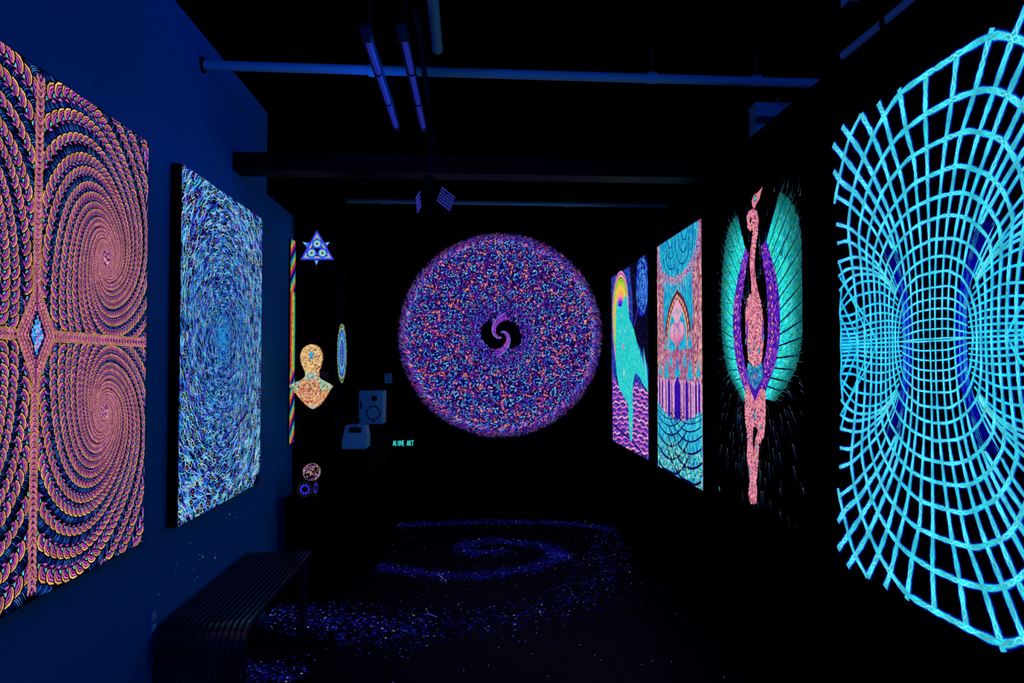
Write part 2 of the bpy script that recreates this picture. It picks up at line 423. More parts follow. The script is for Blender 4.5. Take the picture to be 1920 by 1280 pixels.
# ================================================================== 2: cyan vortex, left
def vortex_painting():
    f = Frame(-1.22, -1, 336, 489, 0.69, -0.545, 'cyan_vortex_painting', 'tall canvas of a cyan and white cell vortex beside the rope canvas', thick=0.044)
    c = np.array(f.uv(417, 632)); A = Art(); A.clip = f.bounds(0.002); B = Art(); B.clip = f.bounds(0.002)
    B.poly([(-f.W + .003, .003), (f.W - .003, .003), (f.W - .003, f.H - .003), (-f.W + .003, f.H - .003)], (4, 4, 34), 0.0006)
    rmax = 0.98
    def field(m, r0=0.0, r1=1.0, p=1.0):
        r = rmax * (r0 + (r1 - r0) * rng.random(m) ** p); th = rng.uniform(0, 2 * np.pi, m)
        return c[0] + 0.78 * r * np.cos(th), c[1] + r * np.sin(th), th, r
    def tang(th): return np.arctan2(np.cos(th), -0.78 * np.sin(th)) + 0.12
    # dense fill toward the eye
    x, y, th, r = field(7000, 0, 0.5, 0.8)
    s = 0.006 + 0.020 * r / rmax
    A.strokes(x, y, tang(th) + rng.normal(0, .4, len(r)), s * 2.0, s * 0.36,
              np.where((r < 0.13)[:, None], pick([(24, 110, 215), (40, 160, 230), (20, 70, 200), (60, 185, 235)], len(r)),
                       pick([(40, 140, 230), (80, 205, 245), (40, 40, 190), (4, 4, 44), (6, 6, 70), (26, 80, 215)], len(r))),
              0.001 + rng.random(len(r)) * 6e-4, bend=rng.normal(0, .14, len(r)))
    # worm like outlines everywhere, growing outward: ground tones, dark hollows, pale contour lines
    for m, cols, sl, sw, hb in ((5200, [(28, 26, 150), (40, 70, 205), (70, 40, 180), (20, 90, 205)], 1.9, .42, 0.0012),
                                (4600, [(3, 3, 22), (5, 4, 40), (2, 2, 16)], 1.7, .40, 0.0017),
                                (3600, [(40, 130, 230), (50, 70, 215), (50, 180, 230), (100, 70, 215)], 2.2, .17, 0.0022),
                                (3900, [(150, 232, 250), (100, 215, 248), (200, 240, 252), (60, 190, 240)], 2.4, .13, 0.0027),
                                (700, [(190, 236, 110), (120, 226, 150), (236, 220, 120), (170, 90, 215)], 1.6, .15, 0.0032)):
        x, y, th, r = field(m, 0.05, 1.0, 0.60)
        s = 0.008 + 0.026 * r / rmax
        A.strokes(x, y, tang(th) + rng.normal(0, .34, len(r)), s * sl, s * sw, pick(cols, len(r)),
                  hb + rng.random(len(r)) * 4e-4, bend=rng.normal(0, .22, len(r)), k=8)
    # eye cells: dark lens with an orange seed under a pale lid
    x, y, th, r = field(620, 0.30, 1.0, 0.72)
    s = 0.011 + 0.021 * (r / rmax) ** 1.3; a = tang(th) + rng.normal(0, .2, len(r)) + np.pi / 2 * (rng.random(len(r)) < .25)
    hh = 0.0038 + np.arange(len(r)) * 2e-6
    A.strokes(x, y, a, s * 1.55, s * 0.98, pick([(90, 210, 245), (50, 110, 225), (170, 235, 250), (60, 40, 190)], len(r)), hh, k=10)
    A.strokes(x, y, a, s * 1.38, s * 0.82, np.tile((3, 2, 16), (len(r), 1)), hh + 4e-7, k=10)
    A.strokes(x, y, a + 1.2, s * 0.46, s * 0.17, pick([(246, 160, 84), (236, 112, 70), (246, 210, 150)], len(r)), hh + 8e-7, k=8)
    B.build('painted_ground', f.root, label='dark indigo ground'); A.build('painted_cells', f.root, label='cyan and white swirling cell strokes')
vortex_painting()

# ================================================================== 3: round painting on the back wall
def round_painting():
    Yf = YB - 0.045
    pc = at_y(939.5, 627.5, Yf); R = 194.0 / F * Yf * 1.003
    root = empty('round_swirl_painting', (pc.x, Yf, pc.z - R)); tag(root, 'large round violet painting with a black double spiral at its centre', 'painting')
    MB().lathe((0, 0.044, R), (0, -1, 0), [(R * 0.97, 0), (R * 0.97, 0.04), (R * 0.965, 0.0435)], 72).build('round_canvas', M['canvas'], root)
    A = Art(); B = Art(); z0 = R
    a = np.linspace(0, 2 * np.pi, 90, endpoint=False)
    B.poly(np.c_[R * .95 * np.cos(a), z0 + R * .95 * np.sin(a)], (22, 4, 62), 0.001)
    def hole(r, th):                    # black double spiral
        wd = np.clip(0.45 + 2.75 * np.clip((r - 0.125) / 0.085, 0, 1) ** 1.4, 0, np.pi)
        ph = np.mod(th + 1.59 * np.log(np.maximum(r, 1e-4) / 0.031) - 1.05 + wd / 2, np.pi)
        return (r < 0.21) & (ph > wd)
    B.poly(np.c_[R * .20 * np.cos(a), z0 + R * .20 * np.sin(a)], (1, 0, 3), 0.00105)
    def put(x, y, ang, ln, wd, col, h, bend=0.0, k=6):
        r = np.hypot(x, y); keep = ~hole(r, np.arctan2(y, x))
        b = np.broadcast_to(bend, x.shape)[keep]
        A.strokes(x[keep] * R, z0 + y[keep] * R, ang[keep], np.broadcast_to(ln, x.shape)[keep] * R, np.broadcast_to(wd, x.shape)[keep] * R, np.asarray(col)[keep], h if np.isscalar(h) else h[keep], bend=b, k=k)
    # cluster centres
    cl = []
    for _ in range(9000):
        r = math.sqrt(random.uniform(0.30 ** 2, 0.90 ** 2)); t = random.uniform(0, 6.2832)
        x, y = r * math.cos(t), r * math.sin(t); size = 0.046 * (0.55 + 0.6 * math.exp(-((r - 0.62) / 0.20) ** 2)) * random.uniform(.8, 1.15)
        if all((x - p[0]) ** 2 + (y - p[1]) ** 2 > (size + p[2]) ** 2 * 0.92 for p in cl): cl.append((x, y, size))
    cl = np.array(cl)
    # ground worms
    m = 21000; r = np.sqrt(rng.uniform(0.0, 0.96, m)); t = rng.uniform(0, 2 * np.pi, m); x, y = r * np.cos(t), r * np.sin(t)
    near = np.array([np.min(np.hypot(cl[:, 0] - a_, cl[:, 1] - b_) / cl[:, 2]) for a_, b_ in zip(x, y)])
    col = pick([(92, 28, 176), (50, 40, 200), (60, 110, 235), (120, 50, 190), (200, 80, 140), (90, 190, 240), (30, 16, 110)], m, [.24, .2, .15, .15, .1, .06, .1])
    edge = (near > 1.02) & (r > 0.33)
    oc = pick([(236, 124, 84), (190, 70, 130), (130, 44, 175), (76, 34, 185), (50, 70, 220), (26, 8, 84)], m, [.06, .10, .25, .26, .20, .13]); col = np.where(edge[:, None], oc, col)
    ctr_ = r < 0.34
    col = np.where((ctr_ & (rng.random(m) < .8))[:, None], pick([(84, 30, 180), (56, 40, 200), (110, 40, 170), (60, 120, 235), (90, 180, 240), (190, 90, 150)], m, [.3, .22, .18, .14, .08, .08]), col)
    put(x, y, rng.uniform(0, 6.28, m), 0.025 * rng.uniform(.6, 1.2, m), 0.0066, col, 0.0012 + rng.random(m) * 6e-4, rng.normal(0, .2, m))
    dk = rng.choice(m, 8000)
    put(x[dk] + .006, y[dk], rng.uniform(0, 6.28, 8000), 0.022, 0.0075, np.tile((9, 2, 38), (8000, 1)), 0.0013 + rng.random(8000) * 6e-4)
    # clusters: dark cores with cyan curls
    put(cl[:, 0], cl[:, 1], rng.uniform(0, 6, len(cl)), cl[:, 2] * 1.8, cl[:, 2] * 1.55, np.tile((12, 6, 72), (len(cl), 1)), 0.0019, k=12)
    for i in range(11):
        t = 2 * np.pi * i / 11 + rng.uniform(0, 1, len(cl)); q = rng.uniform(.35, .85, len(cl)) * cl[:, 2]
        put(cl[:, 0] + q * np.cos(t), cl[:, 1] + q * np.sin(t), t + np.pi / 2 + rng.normal(0, .7, len(cl)), cl[:, 2] * 0.62, cl[:, 2] * 0.15,
            pick([(60, 160, 242), (110, 215, 252), (50, 90, 236), (160, 228, 252), (84, 44, 205)], len(cl), [.26, .26, .22, .14, .12]), 0.0021 + rng.random(len(cl)) * 3e-4, rng.normal(.1, .2, len(cl)))
    # orange knots between the clusters
    k = np.where(edge & (near > 1.10) & (r < .92))[0]; k = k[rng.random(len(k)) < .15]
    put(x[k], y[k], rng.uniform(0, 6.28, len(k)), 0.027, 0.0066, pick([(252, 150, 84), (246, 120, 90), (255, 190, 130)], len(k)), 0.0027)
    # swept hairs around the rim
    m = 3600; r = rng.uniform(0.89, 0.988, m); t = rng.uniform(0, 2 * np.pi, m); x, y = r * np.cos(t), r * np.sin(t)
    fade = np.clip((1.02 - r) / 0.10, 0.35, 1.1)[:, None]
    put(x, y, t - 0.85 + rng.normal(0, .15, m), 0.042 * rng.uniform(.5, 1.4, m), 0.0050,
        pick([(84, 36, 176), (60, 60, 210), (80, 180, 240), (214, 104, 150), (130, 50, 175), (24, 8, 80), (6, 2, 22)], m, [.16, .18, .12, .12, .10, .16, .16]) * fade, 0.0022 + rng.random(m) * 6e-4, -0.10)
    # the two violet arms
    for s in (0, np.pi):
        th = np.linspace(1.35, -1.9, 46); rr = 0.031 * np.exp((1.05 - th) / 1.59) * 0.98
        P = np.c_[R * rr * np.cos(th + s), z0 + R * rr * np.sin(th + s)]
        wd = R * np.interp(rr, [0.02, 0.06, 0.12, 0.2], [0.010, 0.028, 0.048, 0.085])
        A.ribbon(P, wd, (60, 20, 130), 0.0018)
        m = 700; i = rng.integers(0, 45, m); off = rng.uniform(-.5, .5, m)
        T = np.gradient(P, axis=0); T /= np.hypot(T[:, 0], T[:, 1])[:, None]; Nn = np.c_[-T[:, 1], T[:, 0]]
        q = P[i] + Nn[i] * (off * wd[i])[:, None]
        cc = np.where((off > .32)[:, None], pick([(70, 160, 230), (110, 90, 230)], m), pick([(120, 40, 180), (150, 60, 180), (80, 40, 190), (190, 90, 150)], m))
        A.strokes(q[:, 0], q[:, 1], np.arctan2(T[i, 1], T[i, 0]) + rng.normal(0, .3, m), R * .018, R * .006, cc, 0.0024 + rng.random(m) * 2e-4)
    B.build('painted_ground', root, label='deep violet ground'); A.build('painted_swirl', root, label='violet, blue and orange worm strokes')
round_painting()

# ================================================================== 4: woven net, right foreground
def net_painting():
    X = XR - 0.03
    f = Frame(X, 1, 1566, 1996, 0.665, -0.545, 'blue_net_painting', 'cyan glowing net funnel painting, nearest on the black partition', thick=0.03)
    ax, cv = f.uv(1750, 637)
    A = Art(); A.clip = None; B = Art()
    arcs = [
        [(1749,133),(1735,142),(1689,176),(1660,216),(1637,257),(1611,321),(1599,367),(1594,400),(1592,432),(1596,471),(1602,518),(1607,570),(1609,637)],
        [(1749,208),(1738,214),(1703,240),(1677,266),(1651,306),(1628,356),(1618,399),(1613,425),(1612,452),(1616,500),(1621,560),(1623,637)],
        [(1749,272),(1709,295),(1689,315),(1666,344),(1653,366),(1639,403),(1630,438),(1626,471),(1628,510),(1633,570),(1635,637)],
        [(1749,328),(1719,342),(1700,359),(1681,382),(1669,398),(1653,429),(1644,457),(1639,481),(1640,520),(1643,580),(1645,637)],
        [(1749,373),(1723,385),(1702,399),(1686,417),(1670,441),(1660,464),(1653,485),(1650,520),(1652,580),(1654,637)],
        [(1749,411),(1726,420),(1702,438),(1684,460),(1667,490),(1662,511),(1660,550),(1661,600),(1662,637)],
        [(1749,449),(1723,462),(1709,471),(1691,490),(1677,513),(1670,539),(1668,580),(1669,637)],
        [(1749,482),(1728,490),(1709,504),(1695,520),(1684,539),(1679,553),(1675,590),(1675,637)],
        [(1749,511),(1723,518),(1709,530),(1700,539),(1691,558),(1686,574),(1681,600),(1680,637)],
        [(1749,539),(1719,546),(1705,558),(1695,572),(1689,595),(1685,637)],
        [(1749,560),(1722,566),(1706,576),(1694,590)], [(1749,579),(1722,584),(1706,593),(1693,604)],
        [(1749,598),(1722,602),(1706,609),(1693,617)], [(1749,617),(1722,619),(1693,628)], [(1749,635),(1720,635),(1692,637)],
        [(1616,214),(1596,254),(1585,289),(1570,358),(1566,382)],
    ]
    vert = [
        [(1737,145),(1736,214),(1739,289),(1741,367),(1744,500),(1745,637)],
        [(1687,166),(1700,243),(1715,303),(1720,367),(1729,480),(1733,637)],
        [(1648,192),(1660,223),(1674,275),(1694,347),(1712,460),(1720,540),(1723,637)],
        [(1616,214),(1637,254),(1657,303),(1674,358),(1695,430),(1707,520),(1713,637)],
        [(1580,237),(1608,275),(1631,315),(1651,358),(1676,420),(1693,490),(1702,570),(1705,637)],
        [(1563,271),(1588,301),(1614,335),(1634,364),(1662,415),(1683,480),(1696,570),(1699,637)],
        [(1564,321),(1580,342),(1604,361),(1623,385),(1641,408),(1662,441),(1677,471),(1688,518),(1694,570),(1696,637)],
        [(1569,368),(1595,385),(1616,406),(1634,424),(1650,450),(1662,481),(1681,528),(1691,563),(1695,600)],
        [(1569,420),(1592,427),(1613,443),(1632,460),(1651,481),(1667,509),(1681,542)],
        [(1571,456),(1590,452),(1609,462),(1627,476),(1644,492),(1662,518),(1679,546)],
        [(1572,492),(1597,483),(1616,483),(1632,492),(1653,509),(1672,532),(1681,551)],
        [(1573,518),(1587,506),(1606,502),(1630,505),(1648,513),(1667,530),(1680,551)],
        [(1575,545),(1590,526),(1609,515),(1639,515),(1662,528),(1681,553)],
    ]
    fan = [
        [(1577,566),(1600,537),(1625,527),(1650,530),(1672,545),(1685,562)], [(1576,578),(1598,558),(1625,549),(1650,547),(1672,559),(1686,573)],
        [(1577,588),(1600,585),(1625,572),(1650,567),(1672,574),(1688,583)], [(1577,600),(1600,599),(1630,587),(1660,584),(1690,593)],
        [(1577,610),(1605,609),(1635,601),(1665,598),(1691,603)], [(1577,618),(1605,618),(1635,612),(1665,609),(1692,612)],
        [(1577,625),(1605,625),(1635,621),(1665,619),(1692,620)], [(1577,631),(1620,631),(1660,629),(1693,629)], [(1577,637),(1620,637),(1660,637),(1694,637)],
        [(1576,520),(1592,546),(1612,575),(1632,606),(1645,637)], [(1574,492),(1585,528),(1602,566),(1620,605),(1630,637)], [(1576,560),(1592,590),(1606,620),(1612,637)],
        [(1578,590),(1590,615),(1597,637)], [(1579,540),(1576,580),(1578,610),(1577,637)],
    ]
    CY, WH = (26, 232, 250), (150, 255, 255)
    def rope(uvp, wd0, hb, twist=True, blue=False):
        P = resample(catmull(uvp, 10), 0.006); n = len(P)
        for mu in (1, -1):
            for mv in (1, -1):
                sway = 0.042 * ((P[:, 1] - cv) / 0.70) ** 2
                Q = np.c_[P[:, 0] if mu > 0 else 2 * (ax + sway) - P[:, 0], cv + (P[:, 1] - cv) * mv]
                ok = (np.abs(Q[:, 0]) < f.W - .003) & (Q[:, 1] > .004) & (Q[:, 1] < f.H - .004)
                if ok.sum() < 3: continue
                Q = Q[ok]; m = len(Q); d = np.hypot((Q[:, 0] - ax) / 0.62, (Q[:, 1] - cv) / 0.75)
                wd = wd0 * (0.27 + 0.80 * np.clip(d, 0, 1.05) ** 1.2) * (1 + .10 * np.sin(np.arange(m) * .55 + hb * 1e6) + rng.normal(0, .05, m))
                if blue:
                    A.ribbon(Q, wd * 0.80, np.array((10, 6, 205)) * (.45 + .55 * np.clip(np.linspace(1.3, 0, m), 0, 1))[:, None], 0.00275); continue
                hz = 1 - np.clip(np.abs(Q[:, 0] - ax) / 0.46, 0, 1) * 0.55
                B.ribbon(Q, wd * 1.75, np.c_[2 + 0 * hz, 4 + 0 * hz, 70 + 20 * hz], 0.0010)  # wider blue ribbons painted as a glow around each cord
                B.ribbon(Q, wd * 1.28, np.c_[4 * hz, 50 + 60 * hz, 190 + 30 * hz], 0.0014)
                shade = 0.97 + 0.10 * np.sin(np.arange(m) * .40 + mu + 2 * mv) + rng.normal(0, .04, m)
                base = np.asarray(CY) * shade[:, None]
                base[:, 0] += 30 * (1 - hz); base[:, 1] *= (0.84 + .16 * hz)
                A.ribbon(Q, wd, base, hb)
                if twist:
                    T = np.gradient(Q, axis=0); T /= np.hypot(T[:, 0], T[:, 1])[:, None]; N = np.c_[-T[:, 1], T[:, 0]]
                    s_ = np.arange(m) * 0.006 / (wd.mean() * 4.6) + .25 * np.sin(np.arange(m) * .13)
                    for ph in (0, np.pi * .9):
                        A.ribbon(Q + N * (np.sin(2 * np.pi * s_ + ph) * wd * .40)[:, None], wd * .15, np.asarray(WH) * np.clip(.78 + .22 * np.sin(np.arange(m) * .19 + ph * 2)[:, None], .6, 1), hb + 1e-4)
    for i, p in enumerate(arcs):
        q = f.uvs([(x_, y_ + (1749 - x_) * .056 * min(1, max(0, (y_ - 480) / 150))) for x_, y_ in p])
        if i < 15:                                   # carry each arc over the leaning centre line
            sl = (q[0, 1] - q[1, 1]) / (q[0, 0] - q[1, 0]); sw = 0.042 * ((q[0, 1] - cv) / 0.70) ** 2
            q = np.vstack([(ax + sw, q[0, 1] + sl * .25 * (ax + sw - q[0, 0])), q]) if ax + sw - q[0, 0] > .006 else np.vstack([(ax + sw, q[0, 1]), q[1:]])
        rope(q, 0.0155 if i < 9 else 0.0135, 0.0030 + i * 1e-5)
    for i, p in enumerate(vert): rope(f.uvs(p), 0.0165 if i < 7 else 0.012, 0.0022 + i * 1e-5)
    for i, p in enumerate(fan): rope(f.uvs([(x_, y_ + (1749 - x_) * .056 * min(1, max(0, (y_ - 540) / 90))) for x_, y_ in p]), 0.0105, 0.0020 + i * 1e-5, twist=False)
    # deep blue threads crowding the waist
    for k in range(9):
        o = k * 1.9
        rope(f.uvs([(1694 + o, 637), (1693 + o, 590), (1690 + o * .9, 560), (1684 + o * .9, 535), (1674 + o * 1.2, 505), (1664 + o * 1.5, 484), (1654 + o * 1.6, 466)]), 0.0095, 0.0018, blue=True)
    A.build('painted_net', f.root, label='braided cyan cords of the net'); B.build('painted_cord_glow', f.root, label='deep blue painted glow around the cords of the net')
net_painting()

# ================================================================== 5: long-necked bird
def bird_painting():
    f = Frame(XR - 0.03, 1, 1346, 1507, 0.60, -0.52, 'bird_painting', 'dark painting of a pink long-necked bird with teal and violet wings', thick=0.03)
    U = f.uvs
    S = Art(); S.clip = f.bounds(); Wg = Art(); Wg.clip = f.bounds(); Bd = Art()
    c = np.array(f.uv(1417, 660))
    # radiating streaks
    n = 0
    while n < 330:
        t = rng.uniform(0, 2 * np.pi); r = rng.uniform(0.24, 0.95)
        p = c + np.array((math.cos(t) * r * 0.62, math.sin(t) * r))
        if abs(p[0]) > f.W - .01 or p[1] < 0.02 or p[1] > f.H - .02: continue
        d = (p - c) * (0.6, 1.0); a = math.atan2(d[1], d[0]); L = rng.uniform(.035, .085)
        q = np.array((math.cos(a), math.sin(a))); k = rng.uniform(.25, .8)
        P = np.array([p, p + q * L * .5, p + q * L])
        S.ribbon(P, [.0026, .0022, .0010], np.array([(110, 150, 205), (44, 84, 175), (3, 8, 44)]) * k, 0.0008 + n * 1e-6)
        S.ellipse(p[0], p[1], .0024, .0026, np.array((190, 205, 220)) * k, 0.0014, 6)
        n += 1
    # wings: feathers between an inner and an outer edge
    wings = [
        ([(1437,452),(1447,490),(1456,530),(1460,570),(1461,610),(1459,645),(1454,675),(1446,700),(1438,722),(1432,745)],
         [(1462,362),(1484,380),(1497,410),(1503,455),(1505,520),(1506,585),(1503,640),(1494,685),(1478,718),(1452,752)], 1),
        ([(1399,468),(1391,500),(1383,540),(1378,575),(1377,610),(1379,645),(1384,680),(1390,705),(1397,725),(1404,745)],
         [(1384,405),(1369,422),(1360,465),(1355,520),(1353,575),(1355,625),(1360,668),(1368,700),(1380,722),(1396,752)], -1)]
    for inn, out, sd in wings:
        I, O = resample(catmull(U(inn)), .004), resample(catmull(U(out)), .004)
        for k in range(30):
            s = (k + .5) / 30; s2 = s
            a_, b_ = I[int(s * (len(I) - 1))], O[int(s2 * (len(O) - 1))]
            side = (b_ - a_) / np.hypot(*(b_ - a_)); nn = np.array((-side[1], side[0]))
            a1 = I[min(len(I) - 1, int((k + 1.45) / 30 * (len(I) - 1)))]; b1 = O[min(len(O) - 1, int((k + 1.45) / 30 * (len(O) - 1)))]
            a0 = I[int(max(k - .35, 0) / 30 * (len(I) - 1))]; b0 = O[int(max(k - .35, 0) / 30 * (len(O) - 1))]
            Wg.poly([a0, (a0 + b0) / 2, b0 * .94 + a0 * .06, b_, b1 * .94 + a1 * .06, (a1 + b1) / 2, a1], np.array((4, 84, 104)) * rng.uniform(.8, 1.1), 0.0016 + k * 4e-6)
            m = 170; q = rng.uniform(0, 1, m) ** .9; wv = rng.uniform(.05, .95, m)[:, None]
            lo = a0 + (b0 - a0) * q[:, None]; hi = a1 + (b1 - a1) * q[:, None]
            P = lo * (1 - wv) + hi * wv
            ang = np.arctan2(side[1], side[0]) + rng.normal(0, .10, m) + 0.30
            fade = np.clip(1.45 - q, .5, 1.12)[:, None]
            Wg.strokes(P[:, 0], P[:, 1], ang, .026, .0060, pick([(20, 214, 220), (30, 190, 200), (80, 235, 230), (20, 160, 176), (40, 200, 140)], m) * fade, 0.0019 + k * 4e-6 + rng.random(m) * 1e-4)
            if k % 2 == 0: Wg.ribbon(np.array([a0, (a0 + b0) / 2, b0]), [.006, .0075, .003] if sd > 0 else [.004, .0045, .002], (1, 8, 60), 0.0022 + k * 4e-6)
            tip = b_ + side * .05 * rng.uniform(.4, 1.2)
            Wg.ribbon(np.array([b_ - side * .02, tip]), [.004, .001], (20, 110, 110), 0.0017)
    # violet inner band
    for inn, wv in ((wings[0][0], -1), (wings[1][0], 1)):
        I = resample(catmull(U(inn)), .004)
        T = np.gradient(I, axis=0); T /= np.hypot(T[:, 0], T[:, 1])[:, None]; N = np.c_[-T[:, 1], T[:, 0]]
        s = np.linspace(0, 1, len(I)); hw = (.044 if wv < 0 else .036) * np.sin(np.pi * np.clip(s * .86 + .05, 0, 1)) ** .55 + .012
        toward = 1 if (I[len(I) // 2] + N[len(I) // 2] * .1 - c)[0] ** 2 < (I[len(I) // 2] - c)[0] ** 2 else -1
        Q = I + N * (toward * hw * .75)[:, None]
        Wg.ribbon(Q, hw * 2, (36, 8, 120), 0.0030)
        m = 1500; i = rng.integers(0, len(I), m); off = rng.uniform(-.95, .95, m)
        P = Q[i] + N[i] * (off * hw[i])[:, None]
        Wg.strokes(P[:, 0], P[:, 1], np.arctan2(T[i, 1], T[i, 0]) + rng.normal(0, .35, m), .018, .005,
                   pick([(92, 30, 200), (130, 50, 205), (60, 20, 190), (190, 90, 200), (230, 150, 190), (30, 6, 90)], m, [.28, .2, .2, .14, .08, .1]), 0.0031 + rng.random(m) * 3e-4)
        for j in range(12):
            p = Q[int((.30 + .055 * j) * (len(Q) - 1))]
            Wg.ellipse(p[0] - .012, p[1], .009, .010, (150, 40, 70), 0.0036, 10); Wg.ellipse(p[0] - .012, p[1], .0055, .006, (245, 190, 150), 0.0037, 8)
    # body
    pinkc = [(236, 140, 166), (246, 170, 182), (210, 96, 140), (250, 190, 176), (120, 30, 80), (70, 10, 50)]
    def flesh(pts, m, h, cols=pinkc, base=(214, 112, 146), p=(.22, .24, .14, .14, .14, .12)):
        P = U(pts); Bd.poly(P, base, h); x, y = scatter(P, m)
        Bd.strokes(x, y, rng.uniform(0, 6.28, len(x)), .015, .0058, pick(cols, len(x), p), h + 1e-4 + rng.random(len(x)) * 1e-4)
    neck = [(1413,391),(1420,396),(1424,412),(1422,437),(1418,467),(1416,496),(1419,525),(1424,552),(1411,552),(1410,525),(1407,496),(1409,467),(1413,437),(1414,428),(1408,433),(1403,424),(1402,404),(1407,395)]
    flesh(neck, 500, 0.0040)
    Bd.ellipse(*f.uv(1409, 413), .010, .012, (4, 0, 6), 0.0046, 12)
    crest = U([(1432,350),(1428,362),(1426,372),(1420,382),(1416,392),(1412,386),(1411,376),(1415,366),(1423,360)])
    Bd.poly(crest, (224, 130, 150), 0.0041); Bd.ellipse(*f.uv(1418, 372), .016, .016, (5, 14, 50), 0.0043, 8); Bd.ellipse(*f.uv(1418, 372), .012, .011, (60, 200, 215), 0.0044, 8)
    flesh([(1402,562),(1399,590),(1400,620),(1403,650),(1405,675),(1413,687),(1421,689),(1428,684),(1432,660),(1433,630),(1433,600),(1430,572),(1424,550),(1417,545),(1410,550)], 1500, 0.0042)
    legs = [(1399,722),(1398,770),(1399,789),(1402,807),(1403,826),(1402,860),(1405,877),(1407,901),(1405,931),(1409,943),(1420,944),(1421,920),(1420,901),(1422,881),(1423,860),(1425,832),(1434,819),(1436,794),(1437,770),(1437,735),(1430,722)]
    flesh(legs, 1700, 0.0039)
    Bd.poly(U([(1414,800),(1420,800),(1423,806),(1418,824),(1415,849),(1413,830)]), (2, 14, 16), 0.0046)
    # violet V, teal emblem, small teal marks
    Bd.poly(U([(1400,690),(1405,720),(1417,752),(1431,720),(1436,690),(1417,700)]), (70, 24, 170), 0.0044)
    em = U([(1404,680),(1412,686),(1421,688),(1431,680),(1433,705),(1427,718),(1417,730),(1408,718),(1402,705)])
    Bd.poly(em, (16, 110, 150), 0.0046); x, y = scatter(em, 260)
    Bd.strokes(x, y, rng.uniform(1.2, 1.9, len(x)), .014, .005, pick([(40, 190, 215), (20, 130, 180), (90, 225, 225), (20, 60, 150), (120, 70, 200)], len(x)), 0.0048 + rng.random(len(x)) * 1e-4)
    Bd.ellipse(*f.uv(1417, 706), .010, .009, (220, 110, 150), 0.0052, 8)
    for px, py, a, b in ((1408, 658, .010, .016), (1425, 657, .010, .016), (1417, 645, .006, .016), (1417, 778, .010, .026), (1421, 838, .006, .020), (1408, 885, .006, .03), (1412, 908, .006, .014), (1407, 820, .007, .008), (1428, 800, .01, .01), (1400, 640, .006, .02), (1434, 632, .006, .02)):
        Bd.ellipse(*f.uv(px, py), a, b, (10, 40, 110), 0.0053, 10); Bd.ellipse(*f.uv(px, py), a * .7, b * .75, (50, 186, 205), 0.0054, 10)
    for px in (1402, 1431):
        Bd.poly(U([(px, 598), (px + 3, 612), (px + 2, 640), (px - 1, 630)]), (120, 50, 190), 0.0054)
    S.ribbon(U([(1349,912),(1350,920),(1348,926),(1355,930),(1352,922)]), .006, (70, 225, 205), 0.002)
    S.build('painted_streaks', f.root, label='fine blue streaks radiating over black'); Wg.build('painted_wings', f.root, label='teal feathers with a violet inner band'); Bd.build('painted_bird', f.root, label='pink speckled bird body with long neck')
bird_painting()

